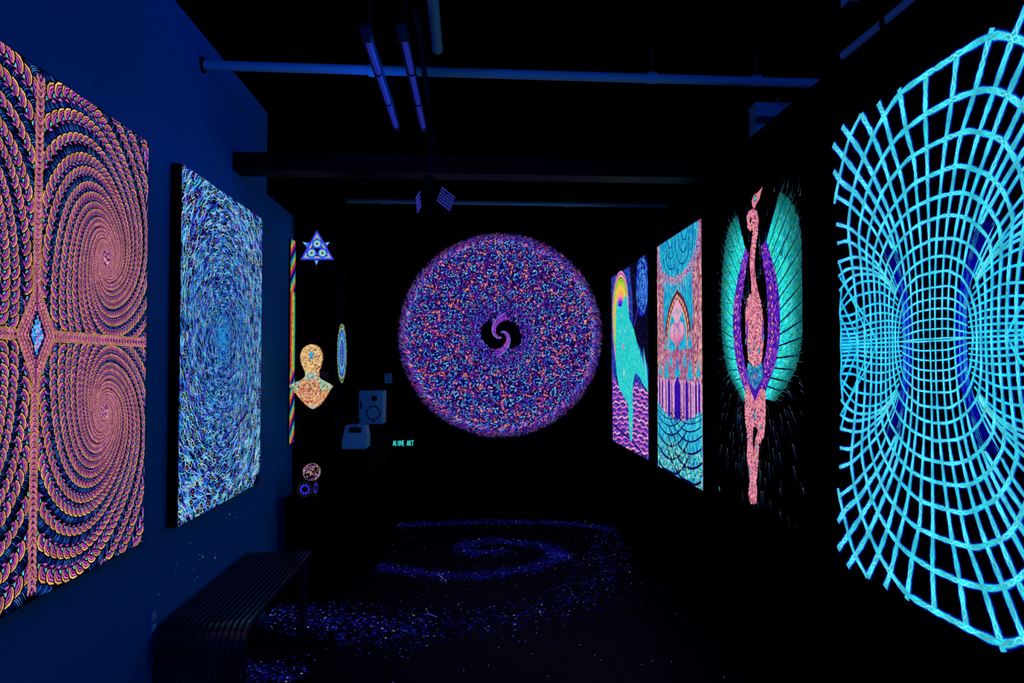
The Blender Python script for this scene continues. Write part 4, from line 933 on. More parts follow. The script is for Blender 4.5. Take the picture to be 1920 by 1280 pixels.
def bust():
    Yb = 4.20; k = Yb / F
    prof = [(645, 1, 585, .01), (646.5, 7, 585, .03), (650, 13, 585, .05), (656, 17.3, 585, .068), (662, 19.6, 585, .078), (668, 20.2, 585, .082), (675, 19.6, 585, .082), (682, 18, 585, .078),
            (688, 16, 585.5, .072), (693, 14, 585.5, .062), (697, 13, 586, .05), (702, 12.6, 586, .046), (707, 13.2, 585.5, .046), (711, 18, 585, .048), (715, 26, 584.5, .052), (719, 34.5, 584, .056),
            (722, 39.5, 584, .058), (725, 39.3, 584, .060), (730, 35, 584.5, .066), (737, 29.5, 586, .070), (744, 25, 587, .070), (751, 19.5, 587.5, .062), (758, 13.5, 588, .05), (763, 7.5, 588, .034), (766.5, 1.2, 588, .015)]
    cx = at_y(586, 700, Yb).x; zb = at_y(586, 766.5, Yb).z
    root = empty('painted_bust', (cx, Yb, zb)); tag(root, 'glowing cream and coral head-and-shoulders mannequin bust held off the pillar', 'bust')
    n = 36; vs_ = []
    for py, hw, xc, d in prof:
        z = at_y(586, py, Yb).z - zb; x0 = (xc - 586) * k
        for i in range(n):
            a = 2 * math.pi * i / n; s = math.sin(a)
            yy = -abs(s) ** .9 * d if s > 0 else abs(s) * min(d * .8, .055)
            vs_.append((x0 + hw * k * math.copysign(abs(math.cos(a)) ** .92, math.cos(a)), yy, z))
    m = len(prof); fs = [(i * n + q, i * n + (q + 1) % n, (i + 1) * n + (q + 1) % n, (i + 1) * n + q) for i in range(m - 1) for q in range(n)]
    fs += [tuple(range(n))[::-1], tuple(range((m - 1) * n, m * n))]
    ground = speckle_mat('bust_ground', 70, (1, 1, .5), [(0.0, (196, 140, 96)), (.45, (150, 84, 60)), (1.0, (60, 20, 20))], .8)
    o = MB().add(vs_, fs, True).build('head_and_shoulders', ground, root)
    # painted dashes hugging the surface
    Zs = np.array([at_y(586, p[0], Yb).z - zb for p in prof]); HW = np.array([p[1] * k for p in prof]); XC = np.array([(p[2] - 586) * k for p in prof]); D = np.array([p[3] for p in prof])
    def surf(a, z):
        hw, xc, d = (np.interp(z, Zs[::-1], q[::-1]) for q in (HW, XC, D))
        return np.stack([xc + hw * np.sign(np.cos(a)) * np.abs(np.cos(a)) ** .92, -np.abs(np.sin(a)) ** .9 * d - .0015, z], -1)
    V, K = [], []
    cnt = 4200; z = rng.uniform(Zs[-1] + .004, Zs[0] - .003, cnt); a = np.arccos(rng.uniform(-1, 1, cnt))
    hw = np.interp(z, Zs[::-1], HW[::-1]); keep = rng.random(cnt) < (hw / .15) * 1.0 + .25; z, a, hw = z[keep], a[keep], hw[keep]; cnt = len(z)
    head = z > Zs[10]; chest = z < Zs[18]
    x = hw * np.cos(a); side = np.abs(x) > .055
    col = np.where(head[:, None], pick([(246, 214, 128), (250, 228, 160), (240, 170, 100), (226, 130, 90), (250, 236, 190), (120, 60, 40)], cnt),
                   pick([(244, 160, 110), (240, 120, 110), (246, 200, 130), (230, 100, 130), (250, 230, 180), (110, 40, 60), (200, 200, 90)], cnt))
    col = np.where((side & ~head & ~chest)[:, None] | ((~head) & (z > Zs[13]))[:, None] & (rng.random(cnt) < .7)[:, None], pick([(150, 230, 190), (110, 215, 200), (200, 240, 200), (240, 200, 150), (30, 60, 60)], cnt), col)
    da, dz = rng.normal(0, .05, cnt), rng.uniform(.004, .0075, cnt) * np.where(rng.random(cnt) < .5, 1, 1)
    tilt = np.where(x > 0, -1, 1) * .0045 / np.maximum(hw, .02)
    wa = .0026 / np.maximum(hw * np.maximum(np.sin(a), .25), .02)
    corners = [surf(np.clip(a + tilt, .02, 3.12), np.clip(z + dz, Zs[-1], Zs[0])), surf(np.clip(a + wa, .02, 3.12), z), surf(np.clip(a - tilt, .02, 3.12), np.clip(z - dz, Zs[-1], Zs[0])), surf(np.clip(a - wa, .02, 3.12), z)]
    lift = rng.random(cnt) * .0012
    S = Art(); Q = np.stack(corners, 1); Q[:, :, 1] -= lift[:, None]
    S.V.append(Q.reshape(-1, 3)); S.Cc.append(lin(np.repeat(np.clip(col, 0, 255), 4, axis=0))); S.n.append(np.full(cnt, 4, np.int32))
    S.build('painted_dashes', root, label='cream, coral and mint painted dashes')
    for nm, px, py, ru, rv, col in (('forehead_eye', 590, 666, .0115, .026, (40, 150, 215)), ('throat_mark', 588, 707, .008, .011, (50, 150, 190)), ('chest_mark', 589, 762, .014, .008, (70, 180, 200))):
        p = at_y(px, py, Yb); d = float(np.interp(p.z - zb, Zs[::-1], D[::-1]))
        m2 = speckle_mat(nm + '_paint', 90, (1, 1, 1), [(0.0, col), (.6, tuple(min(255, c * 1.35) for c in col)), (1.0, (30, 40, 150))], .8)
        vv = [(p.x - cx + ru * s * math.cos(t), -d - .004 - .004 * (1 - s), p.z - zb + rv * s * math.sin(t)) for s in (1, .6, .01) for t in [2 * math.pi * q / 14 for q in range(14)]]
        MB().add(vv, [(i * 14 + q, i * 14 + (q + 1) % 14, (i + 1) * 14 + (q + 1) % 14, (i + 1) * 14 + q) for i in range(2) for q in range(14)], True).build(nm, m2, root)
    # bracket that fixes the bust to the pillar
    MB().box(-.02, .02, .03, Y_P - Yb - .001, .20, .24).build('wall_bracket', M['black_metal'], root)
bust()

# ================================================================== pedestal with ball and cube
PX, PY = at_y(580, 930, 4.36).x, 4.36
def pedestal():
    zt = at_y(580, 931, 4.31).z
    r = empty('display_pedestal', (PX, PY, 0)); tag(r, 'low black pedestal under the painted cube', 'pedestal')
    MB().box(-.13, .15, -.10, .10, 0.04, zt - .02, .004).build('plinth', M['black'], r); MB().box(-.14, .16, -.11, .11, zt - .02, zt, .004).build('top_slab', M['black'], r); MB().box(-.12, .14, -.09, .09, 0, .04).build('foot', M['black'], r)
    # cube
    s = at_y(592, 905, 4.31).x - at_y(562, 905, 4.31).x; h = at_y(580, 903, 4.31).z - zt
    c = at_y(577, 930, 4.31 + s / 2)
    q = empty('mandala_cube', (c.x, 4.31 + s / 2, zt), math.radians(-6)); tag(q, 'small dark cube with blue ring mandalas on the black pedestal', 'box')
    MB().box(-s / 2, s / 2, -s / 2, s / 2, 0, h, .003).build('cube_body', M['canvas'], q)
    for nm, rz in (('painted_face', 0), ('painted_face', math.pi / 2)):
        A = Art()
        for i in range(10):
            t = 2 * math.pi * i / 10; A.ellipse(.028 * math.cos(t), h / 2 + .028 * math.sin(t), .010, .010, (34, 20, 160), .0008, 10); A.ellipse(.028 * math.cos(t), h / 2 + .028 * math.sin(t), .005, .006, (60, 60, 215), .001, 8)
        th = np.linspace(0, 2 * np.pi, 40); A.ribbon(np.c_[.046 * np.cos(th), h / 2 + .046 * np.sin(th)], .003, (40, 60, 20), .0009)
        o = A.build(nm, q, label='blue mandala ring'); o.rotation_euler = (0, 0, rz); d = s / 2
        o.location = (0, -d, 0) if rz == 0 else (d, 0, 0)
    # ball
    R = 15.5 / F * 4.36; bc = at_y(584.5, 882, 4.36)
    b = empty('painted_ball', (bc.x, 4.31 + s / 2, zt + h)); tag(b, 'small ball with cream and violet dashes resting on the cube', 'ball')
    n, mm = 20, 12; vs_ = []
    for i in range(1, mm):
        ph = math.pi * i / mm
        for j in range(n): vs_.append((R * math.sin(ph) * math.cos(2 * math.pi * j / n), R * math.sin(ph) * math.sin(2 * math.pi * j / n), R + R * math.cos(ph)))
    vs_ += [(0, 0, 2 * R), (0, 0, 0)]
    fs = [(i * n + j, i * n + (j + 1) % n, (i + 1) * n + (j + 1) % n, (i + 1) * n + j) for i in range(mm - 2) for j in range(n)]
    fs += [(j, (j + 1) % n, len(vs_) - 2) for j in range(n)] + [((mm - 2) * n + (j + 1) % n, (mm - 2) * n + j, len(vs_) - 1) for j in range(n)]
    MB().add(vs_, fs, True).build('ball_body', M['canvas'], b)
    m = 420; dv = rng.normal(0, 1, (m, 3)); dv /= np.linalg.norm(dv, axis=1)[:, None]
    e1 = np.cross(dv, (0.3, 0.2, 1)); e1 /= np.linalg.norm(e1, axis=1)[:, None]; e2 = np.cross(dv, e1)
    an = rng.normal(1.0, .3, m)[:, None]; ta = e1 * np.cos(an) + e2 * np.sin(an); tb = -e1 * np.sin(an) + e2 * np.cos(an)
    ctr = dv * (R * 1.012 + rng.random((m, 1)) * .0008); Q = np.stack([ctr + ta * .009, ctr + tb * .0024, ctr - ta * .009, ctr - tb * .0024], 1) + (0, 0, R)
    S = Art(); S.V.append(Q.reshape(-1, 3)); S.Cc.append(lin(np.repeat(pick([(240, 190, 150), (220, 200, 220), (150, 70, 200), (90, 40, 170), (240, 150, 120), (180, 170, 235)], m) * .85, 4, axis=0))); S.n.append(np.full(m, 4, np.int32))
    S.build('painted_dashes', b, label='cream and violet painted dashes')
pedestal()

# ================================================================== cabinet, machine, speaker, lettering, card
def far_furniture():
    zt = at_y(665, 842, 4.70).z
    r = empty('black_cabinet', (-.872, 5.3, 0)); tag(r, 'long black cabinet beside the pillar under the loudspeaker', 'cabinet')
    MB().box(-.12, .12, -.66, .35, .06, zt - .03, .004).build('body', M['black'], r); MB().box(-.125, .125, -.67, .36, zt - .03, zt, .004).build('top', M['black'], r)
    MB().box(-.11, .11, -.64, .33, 0, .06).build('plinth', M['black'], r)
    for x0, x1 in ((-.115, -.003), (.003, .115)):
        d = MB().box(x0, x1, -.672, -.66, .09, zt - .05, .003).build('door', M['black'], r)
        MB().box((x0 + x1) / 2 - .03, (x0 + x1) / 2 + .03, -.684, -.672, zt - .10, zt - .088, .002).build('handle', M['black_metal'], d)
    # white machine
    Ym = 4.70
    def mx(px): return at_y(px, 820, Ym).x
    def mz(py): return at_y(665, py, Ym).z
    cx = mx(664); q = empty('tabletop_machine', (cx, Ym, zt)); tag(q, 'small white tabletop machine with a dark slot and two uprights on the cabinet', 'appliance')
    hw = (mx(688) - mx(641)) / 2
    MB().box(-hw, hw * .94, 0, .20, 0, mz(823) - zt, .006).build('base', M['offwhite'], q)
    z0, z1 = mz(824) - zt, mz(799) - zt
    b, t_ = hw * .97, hw * .82
    vs_ = [(-b, .015, z0), (b, .015, z0), (b, .19, z0), (-b, .19, z0), (-t_, .06, z1), (t_, .06, z1), (t_, .18, z1), (-t_, .18, z1)]
    MB().add(vs_, [(0, 3, 2, 1), (4, 5, 6, 7), (0, 1, 5, 4), (1, 2, 6, 5), (2, 3, 7, 6), (3, 0, 4, 7)]).build('upper_body', M['offwhite'], q)
    MB().box(-hw * .48, hw * .50, .030, .056, z1 - .050, z1 - .012, .005).build('dark_slot', M['rubber'], q)
    MB().box(-hw * .34, hw * .34, .024, .030, z1 - .034, z1 - .030).build('slot_rail', M['grey'], q)
    for x in (-hw * .22, hw * .20):
        MB().tube([(x, .09, z1 - .01), (x, .09, z1 + .052)], .006, 8).build('upright', M['grey'], q)
        MB().lathe((x, .05, z1 - .010), (0, 0, 1), [(.010, 0), (.010, .02), (.006, .024)], 10).build('knob', M['white'], q)
    # speaker on a riser
    Ys = 5.45
    xl, xr = at_y(672, 765, Ys).x, at_y(718.5, 765, Ys).x; s0, s1 = at_y(695, 795.5, Ys).z, at_y(695, 732.5, Ys).z
    rs = empty('speaker_riser', ((xl + xr) / 2, Ys + .1, zt)); tag(rs, 'black riser block lifting the loudspeaker', 'stand')
    MB().box(-.085, .085, -.09, .09, 0, .02, .003).build('foot', M['black'], rs); MB().box(-.06, .06, -.07, .07, .02, s0 - zt - .012, .003).build('column', M['black'], rs); MB().box(-.09, .09, -.095, .095, s0 - zt - .012, s0 - zt, .003).build('top_plate', M['black'], rs)
    sp = empty('loudspeaker', ((xl + xr) / 2, Ys, s0)); tag(sp, 'white studio loudspeaker with dark-ringed woofer beside the round painting', 'loudspeaker')
    w2 = (xr - xl) / 2; h = s1 - s0
    MB().box(-w2, w2, 0, .19, 0, h, .008).build('cabinet', M['offwhite'], sp)
    wc = at_y(700, 774, Ys); wx, wz = wc.x - (xl + xr) / 2, wc.z - s0
    MB().lathe((wx, .004, wz), (0, -1, 0), [(.060, 0), (.060, .008), (.052, .012), (.050, .004)], 28).build('woofer_surround', M['rubber'], sp)
    cn = MB().lathe((wx, .002, wz), (0, -1, 0), [(.051, .011), (.030, .004), (.018, .002), (.016, .006), (.006, .010)], 28).build('woofer_cone', M['offwhite'], sp)
    tc_ = at_y(702, 747, Ys); MB().lathe((tc_.x - (xl + xr) / 2, .002, tc_.z - s0), (0, -1, 0), [(.024, 0), (.024, .004), (.012, .003), (.006, .008)], 20).build('tweeter', M['rubber'], sp)
    pp = at_y(677, 759, Ys); MB().box(pp.x - (xl + xr) / 2 - .008, pp.x - (xl + xr) / 2 + .008, -.004, .002, pp.z - s0 - .034, pp.z - s0 + .034, .003).build('port_slot', M['rubber'], sp)
    bp = at_y(700, 790, Ys); MB().box(bp.x - (xl + xr) / 2 - .012, bp.x - (xl + xr) / 2 + .012, -.003, .002, bp.z - s0 - .006, bp.z - s0 + .006, .002).build('badge', M['grey'], sp)
    # card on the back wall
    c0, c1 = at_y(721, 718, YB - .004), at_y(735, 700, YB - .004)
    k = empty('paper_note', ((c0.x + c1.x) / 2, YB - .004, c0.z)); tag(k, 'small pale paper note on the black wall above the loudspeaker', 'note')
    hw, hh = (c1.x - c0.x) / 2, c1.z - c0.z
    MB().box(-hw, hw, 0, .003, 0, hh).build('sheet', M['offwhite'], k)
    for i in range(4):
        MB().box(-hw * .7, hw * (.1 if i % 2 else .6), -.0015, 0, hh * (.2 + .2 * i), hh * (.25 + .2 * i)).build('print_line', M['rubber'], k)
    # hand painted lettering
    l0, l1 = at_y(737, 835.5, YB - .012), at_y(775.5, 825.5, YB - .012)
    t = empty('wall_lettering', (l0.x, YB - .012, l0.z)); tag(t, 'small turquoise hand-painted lettering low on the back wall', 'lettering')
    Wt, Ht = l1.x - l0.x, l1.z - l0.z
    MB().box(-.02, Wt + .02, .002, .011, -.03, Ht + .03).build('sign_board', M['canvas'], t)
    glyph = {'A': [[(0, 0), (.45, 1), (.55, 1), (.9, 0)], [(.2, .38), (.75, .38)]], 'L': [[(.1, 1), (.1, 0), (.8, .04)]], 'U': [[(.1, 1), (.12, .2), (.45, 0), (.8, .2), (.82, 1)]],
             'M': [[(.05, 0), (.15, 1), (.5, .3), (.85, 1), (.95, 0)]], 'E': [[(.85, 1), (.1, 1), (.1, 0), (.9, 0)], [(.1, .52), (.7, .52)]],
             'R': [[(.1, 0), (.1, 1), (.7, .95), (.75, .6), (.15, .48), (.85, 0)]], 'T': [[(0, 1), (.95, 1)], [(.5, 1), (.45, 0)]]}
    x = 0.0; cw = Wt / 8.6
    for ch in 'ALUME ART':
        if ch == ' ': x += cw * .8; continue
        A = Art()
        for st in glyph[ch]: A.ribbon(np.array(st) * (cw * .84, Ht) + (x, 0), .0065, (60, 226, 222), .0008)
        A.build('letter', t, stuff=False); x += cw
far_furniture()

# ================================================================== slatted bench
def bench():
    x0, x1, y0, y1, zt = -1.245, -.895, 2.585, 3.62, .475
    r = empty('slatted_bench', ((x0 + x1) / 2, (y0 + y1) / 2, 0)); tag(r, 'dark slatted bench with rounded waterfall end below the blue wall', 'bench')
    n = 15; pitch = (x1 - x0) / (n - .4); cy = (y0 + y1) / 2; R = .075; th = .022
    def prof(o):
        P = [(y1, zt - o)] ; P += [(y0 + R, zt - o)]
        for i in range(1, 8):
            a = math.pi / 2 + math.pi / 2 * i / 8; P.append((y0 + R + (R - o) * math.cos(a), zt - R + (R - o) * math.sin(a)))
        P += [(y0 + o, zt - R), (y0 + o, 0.0)]
        return P
    out, inn = prof(0), prof(th); m = len(out); me = None
    for i in range(n):
        xs = x0 + i * pitch - (x0 + x1) / 2
        if me is None:
            vs_ = [(x, y - cy, z) for x in (0, pitch * .60) for P in (out, inn) for y, z in P]
            def ix(s, k, j): return s * 2 * m + k * m + j
            fs = []
            for j in range(m - 1):
                fs += [(ix(0, 0, j), ix(0, 0, j + 1), ix(1, 0, j + 1), ix(1, 0, j)), (ix(0, 1, j), ix(1, 1, j), ix(1, 1, j + 1), ix(0, 1, j + 1)), (ix(0, 0, j), ix(0, 1, j), ix(0, 1, j + 1), ix(0, 0, j + 1)), (ix(1, 0, j), ix(1, 0, j + 1), ix(1, 1, j + 1), ix(1, 1, j))]
            fs += [(ix(0, 0, 0), ix(1, 0, 0), ix(1, 1, 0), ix(0, 1, 0)), (ix(0, 0, m - 1), ix(0, 1, m - 1), ix(1, 1, m - 1), ix(1, 0, m - 1))]
            o = MB().add(vs_, fs, False).build('slat', M['bench'], r); me = o.data
        else:
            o = bpy.data.objects.new('slat', me); C.objects.link(o); o.parent = r
        o.location = (xs, 0, 0)
    hx = (x1 - x0) / 2
    for y in (-.36, 0, .40):
        MB().box(-hx, hx, y - .02, y + .02, zt - th - .035, zt - th - .001).build('cross_rail', M['bench'], r)
    for x in (-hx + .02, hx - .05):
        MB().box(x, x + .03, .44, .49, 0, zt - th - .001, .003).build('leg', M['bench'], r)
bench()

# ================================================================== pipes and ceiling fittings
ZP = CAM_Z + 1.395
def pipes():
    Y1 = 3.02
    r = empty('sprinkler_pipe', (0, Y1, 0)); tag(r, 'thick white pipe crossing the ceiling nearest the camera', 'pipe')
    MB().tube([(XL + .002, 0, ZP), (2.4, 0, ZP - .012)], .0215, 16).build('pipe_run', M['white'], r)
    MB().lathe((XL + .001, 0, ZP), (1, 0, 0), [(.036, 0), (.036, .005), (.026, .010)], 20).build('wall_flange', M['black_metal'], r)
    for px in (1222, 1417, 700):
        x = at_y(px, 145, Y1).x
        c = MB().tube([(x - .022, 0, ZP - .005), (x + .022, 0, ZP - .005)], .027, 16).build('clamp', M['white'], r)
        MB().tube([(x, 0, ZP + .02), (x, 0, ZC)], .004, 6).build('hanger_rod', M['grey'], r)
    Y2 = 5.43
    q = empty('sprinkler_pipe', (0, Y2, 0)); tag(q, 'thin white pipe crossing the ceiling far behind the black beam', 'pipe')
    z2 = at_y(900, 380, Y2).z
    MB().tube([(at_y(645, 376, Y2).x, 0, z2), (2.4, 0, z2)], .0185, 14).build('pipe_run', M['white'], q)
    for px in (1063, 1180, 720):
        x = at_y(px, 380, Y2).x; MB().tube([(x - .02, 0, z2), (x + .02, 0, z2)], .024, 12).build('clamp', M['white'], q); MB().tube([(x, 0, z2 + .02), (x, 0, ZC)], .004, 6).build('hanger_rod', M['black_metal'], q)
    # capped pipe pointing at the viewer
    e = at_z(820.5, 92, ZP); s = at_z(809, -60, ZP)
    p = empty('capped_pipe', (e.x, e.y, ZP)); tag(p, 'short capped pale pipe running overhead at top centre', 'pipe')
    MB().tube([(0, -.006, 0), (s.x - e.x - .0, -1.2, 0)], .0225, 16).build('pipe_run', M['white'], p)
    MB().lathe((0, -.02, 0), (0, 1, 0), [(.0245, 0), (.0245, .02), (.02, .027), (.008, .031)], 16).build('end_cap', M['white'], p)
    MB().tube([(0, -.3, .02), (0, -.3, ZC - ZP)], .004, 6).build('hanger_rod', M['grey'], p)
    # conduit over the partition
    xx = 1.62; a = at_x(1583, 104, xx); b = at_x(1760, -38, xx)
    d = empty('ceiling_conduit', (xx, a.y, a.z)); tag(d, 'dim blue conduit running above the black partition at top right', 'pipe')
    MB().tube([(0, 0, 0), (0, b.y - a.y - .5, (b.z - a.z) * 1.6)], .021, 14).build('conduit_run', M['offwhite'], d)
    m_ = at_x(1663, 42, xx); MB().tube([(0, m_.y - a.y - .012, (m_.z - a.z) - .004), (0, m_.y - a.y + .012, (m_.z - a.z) + .004)], .025, 14).build('coupling', M['black_metal'], d)
    MB().tube([(0, -.35, .03), (0, -.35, ZC - a.z)], .004, 6).build('hanger_rod', M['black_metal'], d)
    j = at_x(1594, 8, 1.50); k = empty('junction_box', (j.x, j.y, j.z)); tag(k, 'small junction box on the ceiling at top right', 'box')
    MB().box(-.022, .022, -.03, .03, 0, ZC - j.z, .003).build('box_body', M['offwhite'], k); MB().box(-.019, .019, -.027, .027, -.004, 0, .001).build('cover', M['grey'], k)
    # white box hanging beyond the partition
    yb = 3.5; t0 = at_y(1418, 193, yb); rod = at_y(1466, 193, yb)
    g = empty('hanging_light_box', (t0.x, yb, t0.z - .30)); tag(g, 'white box hanging on a rod beyond the black partition', 'light box')
    MB().box(0, .34, 0, .10, 0, .30, .006).build('box_body', M['white'], g); MB().box(-.004, .344, -.004, .104, .285, .305, .003).build('lid', M['white'], g)
    MB().tube([(rod.x - t0.x, .05, .305), (rod.x - t0.x, .05, .30 + ZC - t0.z)], .004, 8).build('rod', M['offwhite'], g); MB().tube([(.30, .05, .305), (.30, .05, .30 + ZC - t0.z)], .004, 8).build('rod', M['offwhite'], g)
pipes()

def tube_bars():
    zb = CAM_Z + 1.25
    for lab, pa, pb in (('blue ultraviolet tube bar hanging left under the pipe', (690, 68), (741, 242)), ('violet ultraviolet tube bar hanging right beside the coiled cord', (757, 66), (794, 243))):
        a, b = at_z(*pa, zb), at_z(*pb, zb); L = b.y - a.y; x = (a.x + b.x) / 2
        r = empty('tube_bar', (x, a.y, zb)); tag(r, lab, 'lamp', 'ultraviolet tube bars')
        MB().box(-.026, .014, 0, L, .016, .045, .003).build('housing', M['grey'], r)
        MB().tube([(0, .03, .004), (0, L - .03, .004)], .012, 14).build('tube', M['lit_tube'], r)
        for y0 in (0, L - .03): MB().box(-.018, .018, y0, y0 + .03, -.012, .018, .003).build('end_cap', M['grey'], r)
        for y0 in (L * .33, L * .66): MB().tube([(0, y0 - .006, .004), (0, y0 + .006, .004)], .0145, 12).build('clip', M['rubber'], r)
        for y0 in (.12, L - .12): MB().tube([(-.006, y0, .045), (-.006, y0, ZC - zb)], .002, 6).build('suspension_wire', M['grey'], r)
        uv_area('ultraviolet_glow', r, (-.0275, L / 2, .030), (0, math.radians(90), 0), (.02, L * .9), P_BAR)
    # coiled cord along the bars, then down to the twin flood
    a, b = at_z(781, 50, zb), at_z(802, 205, zb); P = []
    n = 220
    for i in range(n + 1):
        s = i / n; t = s * 2 * math.pi * 34
        P.append((a.x + (b.x - a.x) * s + .011 * math.cos(t), a.y + (b.y - a.y) * s, zb + .05 + .011 * math.sin(t)))
    c = MB().tube(P, .0032, 5).build('coiled_cord', M['grey']); tag(c, 'dark coiled cord strung along the ceiling beside the tube bars', 'cord')
tube_bars()

def twin_flood():
    Y = 3.28; top = at_y(805, 330, Y); zc = at_y(805, 372, Y).z
    r = empty('twin_flood_lamp', (top.x, Y, zc)); tag(r, 'black twin ultraviolet flood lamp hanging below the beam', 'lamp')
    for dx in (-.006, .012): MB().tube([(dx, 0, top.z - zc), (dx + .004, 0, ZC - zc)], .0022, 6).build('suspension_wire', M['grey'], r)
    MB().box(-.02, .02, -.02, .02, .03, top.z - zc, .003).build('hub', M['black_metal'], r)
    MB().tube([(-.06, 0, .03), (.09, 0, .03)], .008, 8).build('crossbar', M['black_metal'], r)
    led = bpy.data.materials.new('ultraviolet_led'); led.use_nodes = True; b = led.node_tree.nodes['Principled BSDF']
    b.inputs['Base Color'].default_value = (*lin((60, 60, 140)), 1); b.inputs['Emission Color'].default_value = (*lin((70, 80, 225)), 1); b.inputs['Emission Strength'].default_value = .35
    tcn = led.node_tree.nodes.new('ShaderNodeTexCoord'); wv = led.node_tree.nodes.new('ShaderNodeTexNoise'); wv.inputs['Scale'].default_value = 60
    led.node_tree.links.new(tcn.outputs['Object'], wv.inputs[0]); led.node_tree.links.new(wv.outputs['Fac'], b.inputs['Roughness'])
    for nm, px, py, w2, h2, ang, roll, nrow, pw in (('flood_head', 785, 379, .036, .050, -68, -.30, 4, 0), ('flood_head', 836, 373, .048, .046, 40, .42, 6, 0)):
        p = at_y(px, py, Y)
        hd = MB().box(-w2, w2, 0, .045, -h2, h2, .004).build(nm, M['black_metal'], r)
        hd.location = (p.x - top.x, 0, p.z - zc); hd.rotation_euler = (0, roll, math.radians(ang))
        for i in range(nrow):
            z = -h2 + h2 * 2 * (i + .5) / nrow
            bars = MB()
            for k in range(8):
                x = -w2 + 2 * w2 * (k + .5) / 8; bars.box(x - w2 * .075, x + w2 * .075, -.003, 0, z - h2 * .55 / nrow, z + h2 * .55 / nrow)
            bars.build('led_row', led, hd)
        for k in range(6):
            x = -w2 + 2 * w2 * (k + .5) / 6; MB().box(x - .002, x + .002, .045, .062, -h2 * .9, h2 * .9).build('cooling_fin', M['black_metal'], hd)
    # stray wire along the beam
    w_ = [at_y(*p, 3.38) for p in ((650, 350), (672, 346), (690, 340), (705, 331), (722, 327))]
    wr = MB().tube([(p.x, p.y, p.z) for p in w_], .0016, 5).build('loose_wire', M['grey']); tag(wr, 'thin loose wire drooping under the beam at left', 'wire')
twin_flood()

def entrance_floods():
    for i, (x, y, z, tx, lab) in enumerate(((-.55, -1.7, 2.85, -1.3, 'ultraviolet flood lamp at the entrance near the blue wall'), (.55, -1.7, 2.85, -.6, 'ultraviolet flood lamp at the entrance near the partition'))):
        d = Vector((tx, 3.4, 1.4)) - Vector((x, y, z)); rz = -math.atan2(d.x, d.y); tilt = math.atan2(-d.z, math.hypot(d.x, d.y))
        r = empty('entrance_flood', (x, y, z), rz); tag(r, lab, 'lamp', 'entrance flood lamps')
        MB().box(-.14, .14, -.05, 0, -.09, .09, .006).build('housing', M['black_metal'], r)
        MB().box(-.13, .13, 0, .003, -.08, .08).build('lens', M['bar'], r)
        MB().box(-.15, -.142, -.03, -.02, -.02, .17).build('yoke_arm', M['black_metal'], r); MB().box(.142, .15, -.03, -.02, -.02, .17).build('yoke_arm', M['black_metal'], r); MB().box(-.15, .15, -.03, -.02, .17, ZC - z).build('ceiling_mount', M['black_metal'], r)
        uv_area('ultraviolet_beam', r, (0, .006, 0), (math.pi / 2 - tilt, 0, 0), (.25, .15), P_FRONT)
entrance_floods()

# ================================================================== outlet and specks on the blue wall
def outlet():
    p = at_x(286, 1166, XL)
    r = empty('wall_outlet', (XL, p.y, p.z - .055), math.pi / 2); tag(r, 'wall outlet plate low on the blue wall left of the bench', 'outlet')
    MB().box(-.035, .035, -.006, 0, 0, .115, .002).build('cover_plate', M['wall'], r)
    for z in (.035, .080):
        s = MB().box(-.016, .016, -.0075, -.006, z - .014, z + .014, .0005).build('socket', M['offwhite'], r)
    A = Art()
    for px, py in ((356,1018),(330,1058),(328,1074),(363,1067),(374,1040),(380,1043),(403,1045),(370,1082),(366,1088),(297,1114),(286,1240),(296,1258),(318,1236),(373,1049),(404,1038),(430,964),(442,970)):
        q = at_x(px, py, XL); A.ellipse(q.y, q.z, .0022 + rng.random() * .0022, .0025 + rng.random() * .003, np.array((120, 140, 215)) * rng.uniform(.4, 1), .0012, 8)
    o = A.build('paint_specks', None); o.location = (XL, 0, 0); o.rotation_euler = (0, 0, math.pi / 2); tag(o, 'scattered pale paint specks on the blue wall above the bench', 'paint')
outlet()

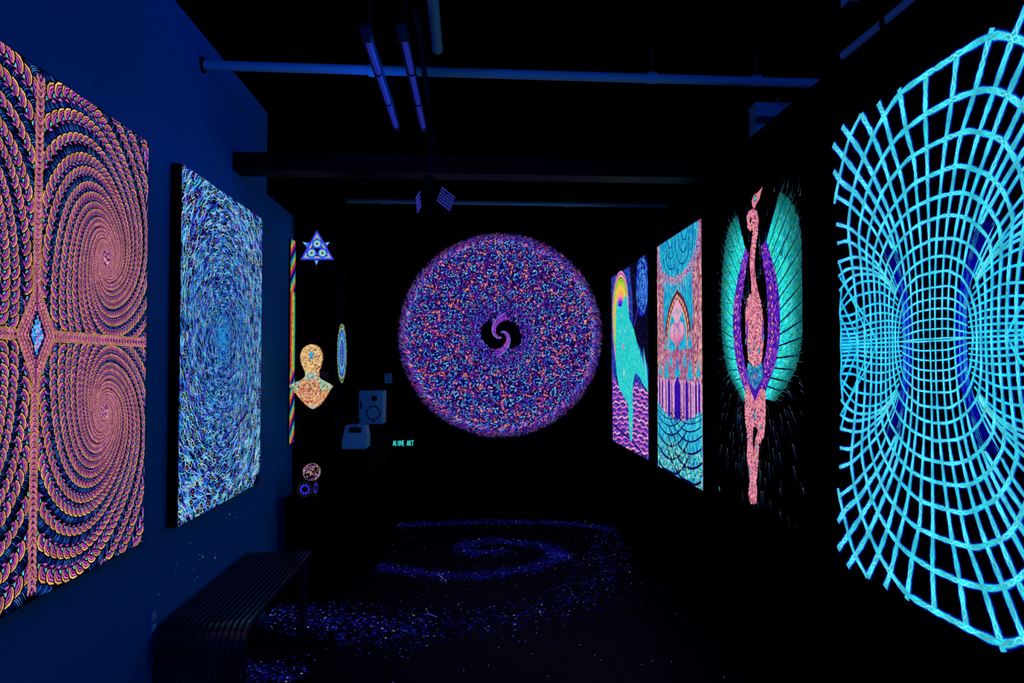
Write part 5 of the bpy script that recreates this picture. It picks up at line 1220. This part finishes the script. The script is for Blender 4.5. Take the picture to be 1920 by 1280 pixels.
# ================================================================== galaxy of paint splatter on the floor
def floor_galaxy():
    A = Art()
    def band(pts, wid, n, ndim, bright=1.0):
        P = np.array([at_z(*p, 0.0)[:2] for p in pts]); P = resample(catmull(P, 10), .01); m = len(P)
        T = np.gradient(P, axis=0); T /= np.hypot(T[:, 0], T[:, 1])[:, None]; N = np.c_[-T[:, 1], T[:, 0]]
        for cnt, dim in ((ndim, True), (n, False)):
            i = rng.integers(0, m, cnt); off = rng.normal(0, 1, cnt) * wid * (0.42 if dim else .55)
            Q = P[i] + N[i] * off[:, None] + rng.normal(0, .02, (cnt, 2))
            free = ~((Q[:, 0] < -.72) & (Q[:, 1] > 4.55)) & ~((Q[:, 0] < -.86) & (Q[:, 1] > 4.18) & (Q[:, 1] < 4.55)) & ~((Q[:, 0] < -.86) & (Q[:, 1] > 3.48) & (Q[:, 1] < 3.66)) & (Q[:, 1] > 2.72) & (Q[:, 0] > -1.235) & (Q[:, 0] < 1.28)
            Q = Q[free]; cnt = len(Q)
            if dim:
                r = rng.uniform(.004, .014, cnt); col = pick([(3, 3, 50), (6, 6, 84), (2, 2, 34), (10, 10, 112)], cnt) * bright; h = .0008
            else:
                r = rng.uniform(.0022, .0058, cnt); col = pick([(16, 16, 140), (40, 46, 190), (10, 9, 96), (90, 105, 220), (180, 190, 240)], cnt, [.32, .25, .31, .09, .03]) * bright; h = .0013
            A.strokes(Q[:, 0], Q[:, 1], rng.uniform(0, 6.28, cnt), r * 2.4, r * 2, col, h + rng.random(cnt) * 4e-4, k=8)
    band([(652,1003),(700,990),(760,984),(850,980),(950,978),(1050,981),(1110,986),(1155,996)], .10, 420, 1300, .8)
    band([(668,1002),(652,1022),(668,1042),(705,1060),(760,1070),(830,1078),(900,1078),(960,1072),(1010,1060),(1045,1045),(1040,1030),(1005,1020),(960,1016),(915,1013),(875,1018),(872,1030),(905,1038),(945,1030)], .10, 800, 2600, .85)
    band([(1035,1044),(1060,1040)], .12, 90, 60)
    band([(655,1020),(690,1050)], .16, 160, 250)
    band([(1150,1002),(1120,1060),(1100,1098),(1060,1125),(1000,1150),(930,1166),(850,1172),(760,1172),(670,1172),(590,1168),(520,1150)], .27, 900, 420, .85)
    band([(505,1140),(590,1165),(700,1178),(800,1182)], .28, 600, 240, .85)
    band([(430,1262),(490,1256),(550,1272)], .16, 260, 120, .75)
    n = 240; x = rng.uniform(-.70, 1.25, n); y = rng.uniform(2.9, 6.2, n)
    A.strokes(x, y, rng.uniform(0, 6, n), .0075, .006, pick([(30, 30, 150), (90, 100, 200), (14, 14, 90)], n), .0016, k=6)
    # two longer drips
    for pts in ([(820,1076),(830,1083),(826,1088)], [(801,1150),(812,1154),(820,1157)]):
        P = np.array([at_z(*p, 0)[:2] for p in pts]); A.ribbon(catmull(P, 6), .0045, (80, 96, 210), .0019)
    # Art lays u,v in x,z with height along -y: turn it flat on the floor
    o = A.build('floor_paint', None); o.rotation_euler = (-math.pi / 2, 0, 0); o.scale = (1, 1, 1)
    me = o.data; n_ = len(me.vertices); co = np.empty(n_ * 3, np.float32); me.vertices.foreach_get('co', co); co = co.reshape(-1, 3)
    co = np.c_[co[:, 0], co[:, 2], -co[:, 1]].astype(np.float32); me.vertices.foreach_set('co', co.ravel()); o.rotation_euler = (0, 0, 0); me.update()
    tag(o, 'blue paint splatter forming a spiral galaxy on the floor', 'paint', kind='stuff')
floor_galaxy()
